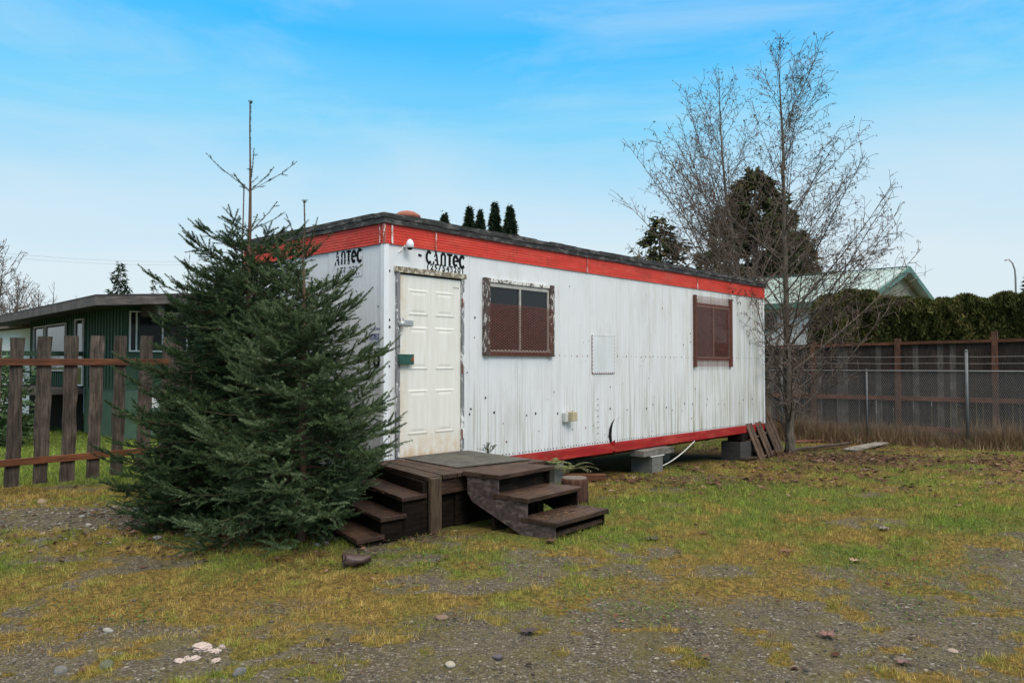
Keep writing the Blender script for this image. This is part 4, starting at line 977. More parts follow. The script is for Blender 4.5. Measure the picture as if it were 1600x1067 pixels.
        if zb < bare_z and Lr > .18:
            axe = pts[-1] - pts[-2]; axe = axe / np.linalg.norm(axe); late = np.cross(axe, (0, 0, 1)); late /= np.linalg.norm(late) + 1e-9
            lt = rd.uniform(.10, .20) * bold; d0 = axe + np.array((0, 0, rd.uniform(.1, .55))); d0 /= np.linalg.norm(d0)
            B0.append(pts[-1]); B1.append(pts[-1] + d0 * lt); BT.append(rd.uniform(.45, .95))
            for q in range(6):
                f_ = 1 - .06 * (q // 2) - .02; jj_ = min(nseg - 1, int(f_ * nseg)); fr = f_ * nseg - jj_; pos = pts[jj_] * (1 - fr) + pts[jj_ + 1] * fr; sd_ = 1 if q % 2 else -1
                d2 = axe * .75 + late * sd_ * rd.uniform(.5, .9) + np.array((0, 0, rd.uniform(-.05, .45))); d2 /= np.linalg.norm(d2)
                B0.append(pos); B1.append(pos + d2 * lt * rd.uniform(.55, .95)); BT.append(rd.uniform(.3, .85))
            for q in range(int(Lr / .16)):
                f_ = rd.uniform(.35, .9); jj_ = min(nseg - 1, int(f_ * nseg)); pos = pts[jj_]; d2 = axe * .6 + late * rd.uniform(-1, 1) + np.array((0, 0, rd.uniform(.2, .8))); d2 /= np.linalg.norm(d2); pos = pos + late * rd.uniform(-.18, .18) * (1 - f_)
                B0.append(pos); B1.append(pos + d2 * lt * .7); BT.append(rd.uniform(.2, .6))
        tot = Lr; step = .066 if not sparse else .13
        ns = int(tot / step)
        for q in range(ns):
            f_ = (q + .6) / ns
            if f_ < .15: continue
            jj_ = min(nseg - 1, int(f_ * nseg)); fr = f_ * nseg - jj_; pos = pts[jj_] * (1 - fr) + pts[jj_ + 1] * fr
            ax = pts[jj_ + 1] - pts[jj_]; ax = ax / np.linalg.norm(ax); lat = np.cross(ax, (0, 0, 1)); lat /= np.linalg.norm(lat) + 1e-9
            sd_ = 1 if q % 2 else -1
            l2 = (.08 + .34 * (1 - f_) ** .8 * min(1, tot / .9)) * rd.uniform(.65, 1.15) * (.45 if sparse else 1)
            if f_ > .9: l2 = rd.uniform(.06, .11)
            d2 = ax * .70 + lat * sd_ * .72 + np.array((0, 0, rd.uniform(-.45, .45) - .05 * (1 - hfrac))); d2 /= np.linalg.norm(d2)
            e_ = pos + d2 * l2 + np.array((0, 0, .12 * l2 * l2)); e_[2] = max(e_[2], gmin)
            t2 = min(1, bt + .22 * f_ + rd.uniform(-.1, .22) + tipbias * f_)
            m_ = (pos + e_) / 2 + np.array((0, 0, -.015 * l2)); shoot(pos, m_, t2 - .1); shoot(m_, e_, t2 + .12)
            if l2 > .13:
                n3 = int(l2 / .062)
                for c3 in range(n3):
                    f3 = (c3 + .7) / n3; p3 = pos + (e_ - pos) * f3; s3 = 1 if c3 % 2 else -1
                    lat3 = np.cross(d2, (0, 0, 1)); lat3 /= np.linalg.norm(lat3) + 1e-9
                    d3 = d2 * .75 + lat3 * s3 * .68 + np.array((0, 0, rd.uniform(-.3, .25))); d3 /= np.linalg.norm(d3)
                    e3 = p3 + d3 * rd.uniform(.06, .12) * (1.25 - .5 * f3); e3[2] = max(e3[2], gmin); shoot(p3, e3, min(1, t2 + rd.uniform(-.05, .2)))
    S0 = np.array(S0); S1 = np.array(S1); TT = np.array(TT)
    V, tt = needles(S0, S1, dens, nl, .0040, TT, rng, .05)
    if B0:
        V2, t3 = needles(np.array(B0), np.array(B1), 1100, .021, .0048, np.array(BT), rng, .05); V = np.vstack([V, V2]); tt = np.concatenate([tt, t3])
    # buds at the bare tips show as tiny brown ends: included with the wood
    for a, b in list(zip(S0, S1))[:1]: pass
    wood.build('trunk', M['spruce_bark'], root)
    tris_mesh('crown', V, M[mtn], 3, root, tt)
    return root, len(V) // 3
b1_ = at(388, 8.2); b2_ = at(474, 7.1)
r1, c1_ = spruce('spruce_tree', 'tall young spruce with a long bare leader, beside the trailer end wall', (b1_[0], b1_[1], b1_[2] - .02), 4.42 - b1_[2],
    ([0, .12, .5, 1.0, 1.6, 2.1, 2.5, 2.8, 3.0, 3.3, 3.42, 3.7, 4.4], [.9, 1.3, 1.46, 1.38, 1.18, .98, .85, .72, .50, .22, .48, .5, .3]), 'spruce', 5, .98, bare_z=2.95)
r2, c2_ = spruce('spruce_tree', 'shorter bushy spruce with bluish new shoots, spreading over the porch steps', (b2_[0], b2_[1], b2_[2] - .02), 3.12,
    ([0, .12, .5, 1.0, 1.4, 1.9, 2.3, 2.7, 3.1], [.85, 1.0, 1.12, 1.06, .90, .62, .38, .30, .1]), 'spruce_blue', 9, .50, bold=1.3, tipbias=.15, bare_z=2.45)
b3_ = at(378, 8.75)
r3, c3_ = spruce('spruce_tree', 'thin spruce top standing behind the tallest spruce', (b3_[0], b3_[1], b3_[2] - .02), 3.66,
    ([0, 1.0, 2.0, 2.6, 3.1, 3.6], [.9, .95, .72, .36, .12, .06]), 'spruce', 15, .55, bare_z=2.6)
b4_ = at(300, 7.75)
r4, c4_ = spruce('spruce_tree', 'low wide spruce sapling at the picket fence side of the clump', (b4_[0], b4_[1], b4_[2] - .02), 1.75,
    ([0, .3, .8, 1.2, 1.7], [.72, .74, .56, .36, .06]), 'spruce', 21, .22)
print('NEEDLES', c1_, c2_, c3_, c4_)
# small spruce sprigs
for (s_, t_, zb, h_, lb) in ((1.44, .22, 0, .66, 'spruce seedling poking up behind the porch beside the wall'),):
    p_ = TW(s_, t_); spruce('spruce_seedling', lb, (p_[0], p_[1], GZ(p_[0], p_[1])), h_, ([0, .3, .7], [.2, .2, .05]), 'spruce_blue', 31, .1, plane=False, whorl_gap=.12, nl=.016)
# low bushy fronds beside the stump
def fern(name, label, loc, n_=9, L_=.42, seed=3, mtn='fernleaf'):
    rd = random.Random(seed); rt = thing(name, label, 'plant', loc); V = []; T_ = []; wood = MB()
    for i in range(n_):
        az = i * 6.28 / n_ + rd.uniform(-.3, .3); l_ = L_ * rd.uniform(.6, 1.1); pts = []
        for j in range(9):
            f_ = j / 8; pts.append(np.array((math.cos(az) * l_ * f_, math.sin(az) * l_ * f_, .04 + l_ * (.75 * f_ - .62 * f_ * f_))))
        wood.tube(pts, .002, 3, cap=False)
        for j in range(1, 8):
            for sub in (0, .5):
                c_ = pts[j] + (pts[min(j + 1, 8)] - pts[j]) * sub; ax = pts[j] - pts[j - 1]; ax /= np.linalg.norm(ax); lat = np.array((-math.sin(az), math.cos(az), 0)); wl = .075 * (1 - j / 9) + .012
                for s1 in (1, -1):
                    V += [c_ - ax * .008, c_ + ax * .008, c_ + lat * s1 * wl + ax * .02 + np.array((0, 0, -.01))]; T_.append(rd.random())
    wood.build('stem', M['twig'], rt); tris_mesh('frond', np.array(V), M[mtn], 3, rt, np.array(T_)); return rt
M['fernleaf'] = leaf_mat('fern_frond', (.04, .06, .02), (.13, .17, .06), (.25, .24, .12))
q_ = on_ground(893, 757); fern('fern', 'green fern clump between the log stump and the trailer', (q_[0] - .05, q_[1] + .1, q_[2] + .12), 11, .50, 3)
q_ = on_ground(868, 768); fern('fern', 'small drooping fern behind the top box step', (q_[0], q_[1] + .2, q_[2] + .28), 8, .34, 4)

# ------------------------------------------------------------------ bare trees
def bare_tree(root, trunk_pts, r0, nbr, Lmax, seed, catk=True, prof=None, elev=(55, 30), twig=.0045, wmat='bark', subs=.17, start=.12, litter_r=.02, sides=9, bias=None):
    rd = random.Random(seed); wood = MB(); tw = MB(); cat = []; ct = []
    T_ = [Vector(p) for p in trunk_pts]; n_ = len(T_) - 1
    def tp(f_):
        f_ = max(0, min(.9999, f_)) * n_; i = int(f_); return T_[i].lerp(T_[i + 1], f_ - i)
    K = 26; pp = [tp(i / K) + Vector((rd.uniform(-.012, .012), rd.uniform(-.012, .012), 0)) * (r0 / .1) for i in range(K + 1)]
    wood.tube(pp, [r0 * (1.35 if i == 0 else 1) * max(.05, (1 - i / K) ** .9) for i in range(K + 1)], sides)
    H = T_[-1].z - T_[0].z
    def curve(p, d, l_, r_, n__, up, mbx, sides_=4, wob=.05):
        pts = [p.copy()]; q = p.copy(); d = d.normalized()
        for j in range(n__):
            d = (d + Vector((rd.uniform(-wob, wob), rd.uniform(-wob, wob), rd.uniform(-wob, wob) + up))).normalized(); q = q + d * l_ / n__; pts.append(q.copy())
        mbx.tube(pts, [max(twig * .7, r_ * (1 - .85 * j / n__)) for j in range(n__ + 1)], sides_, cap=False); return pts
    for b in range(nbr):
        f_ = start + (.97 - start) * (b + rd.random()) / nbr; p = tp(f_); az = rd.random() * 6.283
        if bias is not None and rd.random() < .35: az = bias + rd.uniform(-.9, .9)
        l_ = Lmax * (float(np.interp(f_, prof[0], prof[1])) if prof else (1 - f_) ** .7) * rd.uniform(.6, 1.15); el = R(elev[1] + (elev[0] - elev[1]) * f_ + rd.uniform(-12, 14))
        d = Vector((math.cos(az) * math.cos(el), math.sin(az) * math.cos(el), math.sin(el))); rb = max(twig * 1.2, r0 * .24 * (l_ / Lmax) * (1.1 - f_ * .5))
        pts = curve(p, d, l_, rb, 8, .035, wood, 5)
        m_ = int(l_ / subs)
        for k in range(m_):
            g_ = .18 + .8 * (k + rd.random()) / m_; i = min(7, int(g_ * 8)); q = pts[i].lerp(pts[i + 1], g_ * 8 - i); ax = (pts[i + 1] - pts[i]).normalized()
            perp = ax.cross(Vector((rd.uniform(-1, 1), rd.uniform(-1, 1), rd.uniform(-1, 1)))).normalized()
            l2 = (.25 + .30 * l_ * (1 - g_)) * rd.uniform(.5, 1.2); p2 = curve(q, ax * .75 + perp * .65, l2, max(twig, rb * .4), 5, .03, tw, 3, .18)
            for k3 in range(int(l2 / .10)):
                g3 = rd.random(); i3 = min(4, int(g3 * 5)); q3 = p2[i3].lerp(p2[i3 + 1], g3 * 5 - i3); pr = Vector((rd.uniform(-1, 1), rd.uniform(-1, 1), rd.uniform(-.9, .8))).normalized()
                l3 = rd.uniform(.06, .26); p3 = curve(q3, (p2[i3 + 1] - p2[i3]).normalized() * .6 + pr * .8, l3, twig * .8, 2, -.02, tw, 3, .2)
                if catk and rd.random() < .7:
                    e_ = p3[-1]; r_ = litter_r * rd.uniform(.4, 1.0)
                    for c_ in range(rd.choice((1, 1, 2, 3))):
                        o_ = e_ + Vector((rd.uniform(-1, 1), rd.uniform(-1, 1), rd.uniform(-1, .3))) * .025
                        cat += [o_ + Vector((-r_ * .35, 0, 0)), o_ + Vector((r_ * .35, r_ * .2, 0)), o_ + Vector((0, 0, -r_ * 1.9))]; cat += [o_ + Vector((0, -r_ * .35, 0)), o_ + Vector((0, r_ * .35, 0)), o_ + Vector((r_ * .2, 0, -r_ * 1.9))]; ct += [rd.random()] * 2
    wood.build('trunk', M[wmat], root, True); tw.build('twigs' if False else 'crown', M['twig'], root)
    if cat: tris_mesh('catkin', np.array([tuple(c) for c in cat]), M['catkin'], 3, root, np.array(ct))['kind'] = 'stuff'
gB = GZ(6.03, 17)
ta = thing('bare_tree', 'leafless alder with one straight trunk, growing beside the leaning pallet', 'tree', (6.03, 17.0, gB - .05))
bare_tree(ta, [(0.06, 0, 0), (0.03, 0, .8), (0, 0, 2.4), (-.02, 0, 4.5), (-.05, 0, 7.0), (-.12, 0, 8.85)], .115, 66, 4.5, 3, prof=([0, .15, .3, .5, .7, .9, 1], [.45, .75, .95, .86, .62, .28, .08]), start=.13, elev=(60, 22), subs=.18, twig=.0055, litter_r=.032)
tb_ = thing('bare_tree', 'leafless alder leaning over the far end of the trailer roof', 'tree', (5.80, 17.3, GZ(5.8, 17.3) - .05))
bare_tree(tb_, [(0.02, 0, 0), (-.1, 0, 1.0), (-.45, 0, 2.6), (-.78, .05, 4.3), (-1.02, .1, 6.2), (-1.12, .1, 8.7)], .105, 60, 4.4, 8, prof=([0, .2, .4, .6, .8, 1], [.5, .85, 1.0, .85, .42, .07]), start=.24, elev=(66, 30), subs=.18, bias=math.pi, twig=.0055, litter_r=.030)
# far bare trees beyond the green house
def far_bare(label, px, d, h, seed, Lm, r0=.16, n_=26, g=None, w=1.0):
    x_, y_, z_ = at(px, d); rt = thing('bare_tree', label, 'tree', (x_, y_, z_ - .2), 0, g)
    bare_tree(rt, [(0, 0, 0), (.1, 0, h * .4), (-.05, 0, h * .7), (.05, 0, h)], r0, n_, Lm, seed, False, None, (62, 38), .012 * w, 'bark_far', .45, .12, sides=6)
GL = 'leafless trees beyond the green house'
far_bare('tall spreading leafless tree at the edge above the white shed', -6, 46, 9.2, 41, 5.4, .2, 62, GL, 1.5)
far_bare('leafless tree with a slanting limb above the long eave of the green house', 26, 50, 7.6, 42, 4.6, .16, 50, GL, 1.4)
far_bare('small leafless tree showing over the eave, second from the white shed', 58, 52, 6.9, 43, 3.8, .12, 44, GL, 1.3)
far_bare('slender leafless tree just above the middle of the long eave', 82, 48, 7.2, 44, 2.0, .10, 18, GL)
far_bare('low scrubby leafless treetop near the roof corner of the green house', 118, 55, 6.9, 45, 2.6, .10, 18, GL)
far_bare('pale birch behind the green house roof, partly hidden by the spruces', 293, 44, 8.4, 46, 2.4, .11, 40, GL, 1.3)
far_bare('thin birch just beside the paler birch behind the spruces', 322, 46, 7.6, 47, 1.8, .09, 20, GL)
far_bare('faint small leafless tree over the green roof next to the birch', 262, 60, 8.0, 48, 1.5, .08, 12, GL)

# ------------------------------------------------------------------ conifers and hedge
def conifer_mesh(name, h, r, n, seed, size, mtn, root, gap=.35, droop=.25, base=.12, ragged=.35):
    rng = np.random.default_rng(seed); nb = int(h / .32) * 6
    zb = h * (base + (1 - base) * np.linspace(0, .985, nb) ** .95); az = rng.random(nb) * 6.283
    rb = r * (1 - zb / h) ** .85 * (1 + ragged * (rng.random(nb) * 2 - 1)) + .05 * r
    wgt = rb / rb.sum(); k = rng.choice(nb, n, p=wgt); f = np.sqrt(rng.random(n)) * .97 + .03
    rr = rb[k] * f; zz_ = zb[k] - droop * rr * f + .10 * rr + rng.normal(0, size * .35, n) * (1 + f * .3); a2 = az[k] + rng.normal(0, .22, n) * (.5 / np.maximum(.3, rr)).clip(0, 1.5)
    P = np.stack([rr * np.cos(a2), rr * np.sin(a2), zz_], 1); d = np.stack([np.cos(a2), np.sin(a2), -.35 + .3 * rng.normal(size=n)], 1) + rng.normal(0, .45, (n, 3)); d /= np.linalg.norm(d, axis=1)[:, None]
    sdv = np.cross(d, rng.normal(size=(n, 3))); sdv /= np.linalg.norm(sdv, axis=1)[:, None]; ls = size * (.6 + .8 * rng.random(n))
    V = np.stack([P - sdv * (ls * .22)[:, None], P + sdv * (ls * .22)[:, None], P + d * ls[:, None]], 1)
    clump = np.sin(zb[k] * 7.3 + az[k] * 3) * .18
    tris_mesh('crown', V.reshape(-1, 3), M[mtn], 3, root, np.clip(.42 + clump + rng.normal(0, .2, n), 0, 1))
    mb = MB(); mb.tube([(0, 0, -.3), (0, 0, h * .5), (0, 0, h * .985)], [r * .06 + .05, r * .04 + .03, .02], 7); mb.build('trunk', M['bark_far'], root)
def conifer(name, label, px, d, ytop, hw, n, seed, size, mtn='conifer', group=None, **k):
    x_, y_, z_ = at(px, d); top = EYE + (HZ - ytop) * d / F; h = top - z_; r_ = thing(name, label, 'tree', (x_, y_, z_), 0, group)
    conifer_mesh(name, h, hw * d / F, n, seed, size, mtn, r_, **k); return r_
conifer('fir_tree', 'broad dark evergreen rising behind the two leafless alders', 1182, 42, 262, 150, 30000, 51, .36, ragged=.65, droop=.12)
conifer('fir_tree', 'lopsided dark evergreen showing above the roof line of the trailer', 1032, 46, 338, 88, 9000, 52, .36, ragged=.95, droop=.1)
GF = 'far conifers above the trailer roof'
for px, yt, hw, d, sd, lb in ((694, 331, 26, 95, 61, 'short far conifer tip, standing apart beside the roof vent side of the far row'), (733, 321, 24, 92, 62, 'dense dark far conifer, second of the far row above the roof'),
        (750, 327, 19, 92, 63, 'lower far conifer touching the dense dark one'), (773, 314, 26, 96, 64, 'tallest far conifer above the roof with open branches'), (797, 319, 27, 94, 65, 'last far conifer of the row above the roof, next to the tallest')):
    conifer('fir_tree', lb, px, d, yt, hw * 1.45, 20000, sd, .36, 'conifer_far', GF, ragged=.30, droop=.18, base=.45)
conifer('fir_tree', 'small wind-blown conifer above the ridge of the green house', 186, 75, 408, 30, 2600, 66, .40, 'conifer_far', None, ragged=.9, droop=0)
conifer('fir_tree', 'tiny far conifer over the green house roof near the spruces', 239, 95, 430, 12, 600, 67, .40, 'conifer_far', None, ragged=.9, droop=0)
conifer('fir_tree', 'bluish conifer edge beside the street lamp at the frame edge', 1612, 60, 428, 22, 2500, 68, .5, 'conifer_far', None)
HB = np.array([11.15, 26.9]); HD = np.array([.742, -.67])
cedar_words = ['first cedar of the hedge beside the white house wall', 'cedar next to the first one at the white house end of the hedge', 'third cedar of the hedge, counting from the white house wall', 'fourth cedar of the hedge, counting from the white house wall',
    'fifth cedar of the hedge, under the green gable', 'sixth cedar of the hedge, just past the green gable', 'seventh cedar of the hedge, counting from the white house wall', 'eighth cedar of the hedge, above the tall fence post',
    'ninth cedar of the hedge, counting from the white house wall', 'tenth cedar of the hedge, below the street lamp', 'eleventh cedar of the hedge, at the frame edge', 'twelfth cedar of the hedge, mostly cut by the frame']
for i in range(12):
    rng = np.random.default_rng(100 + i); p = HB + HD * (.57 * i) + rng.normal(0, .06, 2); z_ = GZ(p[0], p[1])
    h = 4.45 + rng.uniform(-.16, .18) - .045 * i; n = 14000
    rt = thing('cedar_tree', cedar_words[i], 'tree', (float(p[0]), float(p[1]), z_), 0, 'cedars of the hedge behind the board fence')
    zz_ = 1.0 + (h - 1.0) * rng.random(n) ** .9; a2 = rng.random(n) * 6.283; prof_ = np.interp(zz_ / h, [0, .7, .90, .97, 1], [.68, .62, .52, .30, .08]) * (1 + .25 * rng.random(n) * (zz_ > .88 * h))
    rr = prof_ * (.72 + .33 * rng.random(n)) * (1 + .14 * np.sin(a2 * 5 + zz_ * 4) + .08 * np.sin(a2 * 11 - zz_ * 9))
    P = np.stack([rr * np.cos(a2), rr * np.sin(a2), zz_], 1); d = np.stack([np.cos(a2) * .6, np.sin(a2) * .6, .8 + 0 * a2], 1) + rng.normal(0, .35, (n, 3)); d /= np.linalg.norm(d, axis=1)[:, None]
    sdv = np.cross(d, rng.normal(size=(n, 3))); sdv /= np.linalg.norm(sdv, axis=1)[:, None]; ls = .07 + .09 * rng.random(n)
    V = np.stack([P - sdv * (ls * .3)[:, None], P + sdv * (ls * .3)[:, None], P + d * ls[:, None]], 1)
    tris_mesh('crown', V.reshape(-1, 3), M['cedar'], 3, rt, np.clip(.38 + .25 * np.sin(a2 * 3 + zz_ * 2.3 + i) + rng.normal(0, .2, n), 0, 1))
    mb = MB(); mb.tube([(0, 0, -.05), (0, 0, h * .5), (0, 0, h * .9)], [.09, .2, .03], 7); mb.build('trunk', M['bark_far'], rt)
# shrub beside the white shed
def bush(label, loc, r, h, n, seed, size=.16):
    rng = np.random.default_rng(seed); rt = thing('bush', label, 'bush', loc)
    a2 = rng.random(n) * 6.283; zz_ = h * rng.random(n); rr = r * np.sqrt(1 - (zz_ / h - .45) ** 2 * 2.2).clip(.2) * rng.random(n) ** .4 * (1 + .2 * np.sin(a2 * 4))
    P = np.stack([rr * np.cos(a2), rr * np.sin(a2), zz_], 1); d = rng.normal(size=(n, 3)); d[:, 2] = np.abs(d[:, 2]) * .4 - .2; d /= np.linalg.norm(d, axis=1)[:, None]
    sdv = np.cross(d, rng.normal(size=(n, 3))); sdv /= np.linalg.norm(sdv, axis=1)[:, None]; ls = size * (.6 + .6 * rng.random(n))
    V = np.stack([P - sdv * (ls * .14)[:, None], P + sdv * (ls * .14)[:, None], P + d * ls[:, None]], 1)
    tris_mesh('foliage', V.reshape(-1, 3), M['bushleaf'], 3, rt, rng.random(n))
    mb = MB(); [mb.tube([(0, 0, 0), (r * .4 * math.cos(k), r * .4 * math.sin(k), h * .7)], [.02, .008], 4) for k in range(6)]; mb.build('stem', M['twig'], rt)
x_, y_, z_ = at(-8, 16.5); bush('pointed-leaf evergreen shrub beside the raised deck of the green house', (x_, y_, z_), .75, 1.9, 2600, 77, .2)
# reddish brush far behind the shed
x_ = None
n = 30000; rng = np.random.default_rng(88); bxx = rng.random(n) * 26 - 46; byy = 44 + rng.random(n) * 6; top = 3.8 + 1.3 * fbm(bxx, byy, .35, 3, 12)
m, nt, bs = mat('winter_brush'); L(nt, ramp(nt, attr(nt, 'tint2'), [(0, (.06, .035, .03)), (.6, (.15, .085, .065)), (1, (.22, .15, .12))]), bs.inputs['Base Color']); M['brush'] = m
kind(blades('brush', bxx, byy, top * (.4 + .6 * rng.random(n)), .05, .35, np.zeros(n), rng.random(n), m), 'stuff')

# ------------------------------------------------------------------ picket fence (local x along the fence)
fa = np.array([-6.28, 9.45]); fb = np.array([-4.75, 11.2])
fl = float(np.linalg.norm(fb - fa)); fth = math.atan2(fb[1] - fa[1], fb[0] - fa[0])
pf = thing('picket_fence', 'open fence of weathered brown pickets on two orange brown rails', 'fence', (float(fa[0]), float(fa[1]), 0), fth)
cf, sf_ = math.cos(fth), math.sin(fth)
def alongpx(px):
    q = (px - 800) / F; return (q * fa[1] - fa[0]) / (cf - q * sf_)
pk = [(-40, 525), (4, 527) if False else None]
def yrow(a, y0, y1): return y0 + (y1 - y0) * a
picks = [(-22, -2, 527, 764), (11, 33, 527, 758.5), (54, 76, 525, 753), (96, 118, 524, 749.5), (137, 158, 524, 744), (174, 193, 524, 739), (214, 234, 524, 736), (250, 268, 526, 733)]
for i, (xa, xb, yt, yb) in enumerate(picks):
    ka, kb = alongpx(xa + 3), alongpx(xb + 3); dpt = fa[1] + sf_ * (ka + kb) / 2; zt_ = EYE + (HZ - yt) * dpt / F; zb_ = EYE - (yb - HZ) * dpt / F
    mb = MB(); rows = 12; vs = []; ww = (kb - ka) / 2; cc = (ka + kb) / 2; lean_ = -.018
    rd = random.Random(200 + i); wl = 0; wr = 0
    for r_ in range(rows + 1):
        zz_ = zb_ + (zt_ - zb_) * r_ / rows; wl = wl * .6 + rd.uniform(-.010, .010); wr = wr * .6 + rd.uniform(-.010, .010); sh = (r_ / rows - .5) * .035
        vs += [(cc - ww + wl + sh, -.014, zz_), (cc + ww + wr + sh, -.014, zz_), (cc + ww + wr + sh, .014, zz_), (cc - ww + wl + sh, .014, zz_)]
    fs = [(4 * r_ + j, 4 * r_ + (j + 1) % 4, 4 * r_ + 4 + (j + 1) % 4, 4 * r_ + 4 + j) for r_ in range(rows) for j in range(4)] + [(3, 2, 1, 0), (4 * rows, 4 * rows + 1, 4 * rows + 2, 4 * rows + 3)]
    mb.add(vs, fs); mb.build('picket', M['picket'], pf)
for z0_, z1_ in (((EYE - (720 - HZ) * 9.5 / F), 0), ):
    pass
def rail_pts(pa, pb):
    out_ = []
    for px, yy in (pa, pb):
        k = alongpx(px); dpt = fa[1] + sf_ * k; out_.append((k, EYE - (yy - HZ) * dpt / F))
    return out_
for (pa, pb, th) in (((-20, 565.5), (262, 565), .085), ((-20, 725), (250, 701), .085)):
    (k0, z0_), (k1, z1_) = rail_pts(pa, pb)
    k0 -= .8; 
    MB().hexa([(k0, -.055, z0_ - th / 2), (k1, -.055, z1_ - th / 2), (k1, -.0155, z1_ - th / 2), (k0, -.0155, z0_ - th / 2)], [(k0, -.055, z0_ + th / 2), (k1, -.055, z1_ + th / 2), (k1, -.0155, z1_ + th / 2), (k0, -.0155, z0_ + th / 2)]).build('rail', M['rail'], pf, bevel=.004)
# end post, hidden in the spruce
kk = alongpx(274); mb = MB(); mb.box(kk, kk + .09, -.045, .045, -.3, 1.9); mb.build('post', M['picket'], pf, bevel=.004)

# ------------------------------------------------------------------ green house (same orientation as the trailer)
GH = at(197, 18.0); gh_z = GH[2]; GA = TH - R(4.3); HX, HY = math.cos(GA), math.sin(GA)
gh = thing('green_house', 'raised dark green bungalow with low roof and shaded eaves behind the picket fence', 'house', (GH[0], GH[1], gh_z), GA)
# local x: along the gable wall towards +x ; local y: along the long wall going away
EV = EYE + 1.44 - gh_z     # roof edge height above the ground at the house
FL = 1.15                  # floor level
WL, WW = 9.0, 8.0
def wallq(mb, y0, y1, z0, z1, batten=.17, off=0):
    mb.box(-.05, 0 + off, y0, y1, z0, z1)
    yy = y0 + .08
    while batten and yy < y1: mb.box(-.075, -.0505, yy - .018, yy + .018, z0 + .003, z1 - .003); yy += batten
def slopez(x): return EV + .13 + .075 * x        # rising gable rake
mb = MB(); wallq(mb, 0, WL, FL, EV + .06, .24); mb.build('long_wall', M['gsiding'], gh)
mb = MB(); mb.add([(0, 0, FL), (WW, 0, FL), (WW, 0, slopez(WW)), (0, 0, slopez(0) - .05), (0, .1, FL), (WW, .1, FL), (WW, .1, slopez(WW)), (0, .1, slopez(0) - .05)], [(0, 1, 2, 3), (7, 6, 5, 4)])
for xx in np.arange(.25, 8, 1.22): mb.box(xx, xx + .03, -.018, -.0005, FL, EV - .15)
mb.build('gable_wall', M['gpanel'], gh)
mb = MB(); mb.box(.02, WW, -.0, .08, 0.02, FL - .02); mb.box(-.02, .02, -.03, 3.2, 0, FL - .02); mb.build('skirting', M['gskirt'], gh)
mb = MB(); mb.box(.45, .75, -.012, -.001, FL - .42, FL - .18); mb.build('vent_cover', M['wframe'], gh)
# roof: low gable, wide overhang
ox, oy = -1.0, -1.3
mb = MB()
pr = [(ox, EV + .0), (WW / 2 + 1, EV + .0 + .20 * (WW / 2 + 1 - ox)), (WW + 2.5, EV + .2)]
def rz_(x): return EV + .075 * (x - ox)
A = [(ox, oy, rz_(ox) - .16), (6.5, oy, rz_(6.5) - .16), (6.5, WL + 4, rz_(6.5) - .16), (ox, WL + 4, rz_(ox) - .16)]
mb.hexa(A, [(p[0], p[1], p[2] + .16) for p in A]); rf = mb.build('roof', M['soffit'], gh)
mb = MB(); mb.hexa([(p[0] - .03 if i in (0, 3) else p[0], p[1] - (.03 if i in (0, 1) else 0), p[2] + .164) for i, p in enumerate(A)], [(p[0] - .03 if i in (0, 3) else p[0], p[1] - (.03 if i in (0, 1) else 0), p[2] + .20) for i, p in enumerate(A)]); mb.build('shingles', M['shingle'], rf)
mb = MB(); mb.box(ox - .035, ox - .003, oy - .03, WL + 4, rz_(ox) - .19, rz_(ox) - .002); mb.build('fascia', M['gfascia'], rf)
mb = MB(); mb.add([(ox - .035, oy - .035, rz_(ox) - .19), (6.5, oy - .035, rz_(6.5) - .19), (6.5, oy - .035, rz_(6.5) - .002), (ox - .035, oy - .035, rz_(ox) - .002), (ox - .035, oy - .003, rz_(ox) - .19), (6.5, oy - .003, rz_(6.5) - .19), (6.5, oy - .003, rz_(6.5) - .002), (ox - .035, oy - .003, rz_(ox) - .002)], [(0, 1, 2, 3), (7, 6, 5, 4), (0, 4, 5, 1)]); mb.build('fascia', M['gfascia'], rf)
for xx in (.3, 2.9, 5.2):
    mb = MB(); mb.box(xx, xx + .12, oy + .1, .0, rz_(xx) - .42, rz_(xx) - .165); mb.build('rafter_end', M['gfascia'], rf)
def hwin(x0, x1, y0, y1, z0, z1, bars, name='window'):
    wr = bpy.data.objects.new(name, None); C.objects.link(wr); wr.parent = gh
    along_y = x0 == x1
    def bx(mb, a, b, c, d, o0, o1):
        if along_y: mb.box(x0 - o1, x0 - o0, a, b, c, d)
        else: mb.box(a, b, y0 - o1, y0 - o0, c, d)
    a, b = (y0, y1) if along_y else (x0, x1)
    mb = MB(); bx(mb, a, b, z0, z1, .004, .010); mb.build('glass_pane', M['glass'], wr)
    mb = MB(); t = .032
    bx(mb, a - t, a, z0 - t, z1 + t, .002, .05); bx(mb, b, b + t, z0 - t, z1 + t, .002, .05); bx(mb, a, b, z1, z1 + t, .002, .048); bx(mb, a, b, z0 - t, z0, .002, .048)
    for q in bars: bx(mb, q - .016, q + .016, z0, z1, .011, .045)
    mb.build('window_frame', M['wframe'], wr); return wr
def pxl(px): q = (px - 800) / F; return (q * GH[1] - GH[0]) / (-HY - q * HX)
def pxr(px): q = (px - 800) / F; return (q * GH[1] - GH[0]) / (HX - q * HY)
YW = lambda px: max(.05, pxl(px))
wz0, wz1 = EYE - .15 - gh_z, EYE + 1.12 - gh_z
yA, yB = YW(108), YW(60)
for (pa, pb, bars) in ((108, 77, ()), (74, 59, ())):
    hwin(-.08, -.08, YW(pa), YW(pb), wz0, wz1, bars)
dA, dB = YW(136), YW(124)
dr = hwin(-.08, -.08, dA, dB, FL + .08, wz1 + .05, (), 'glass_door')
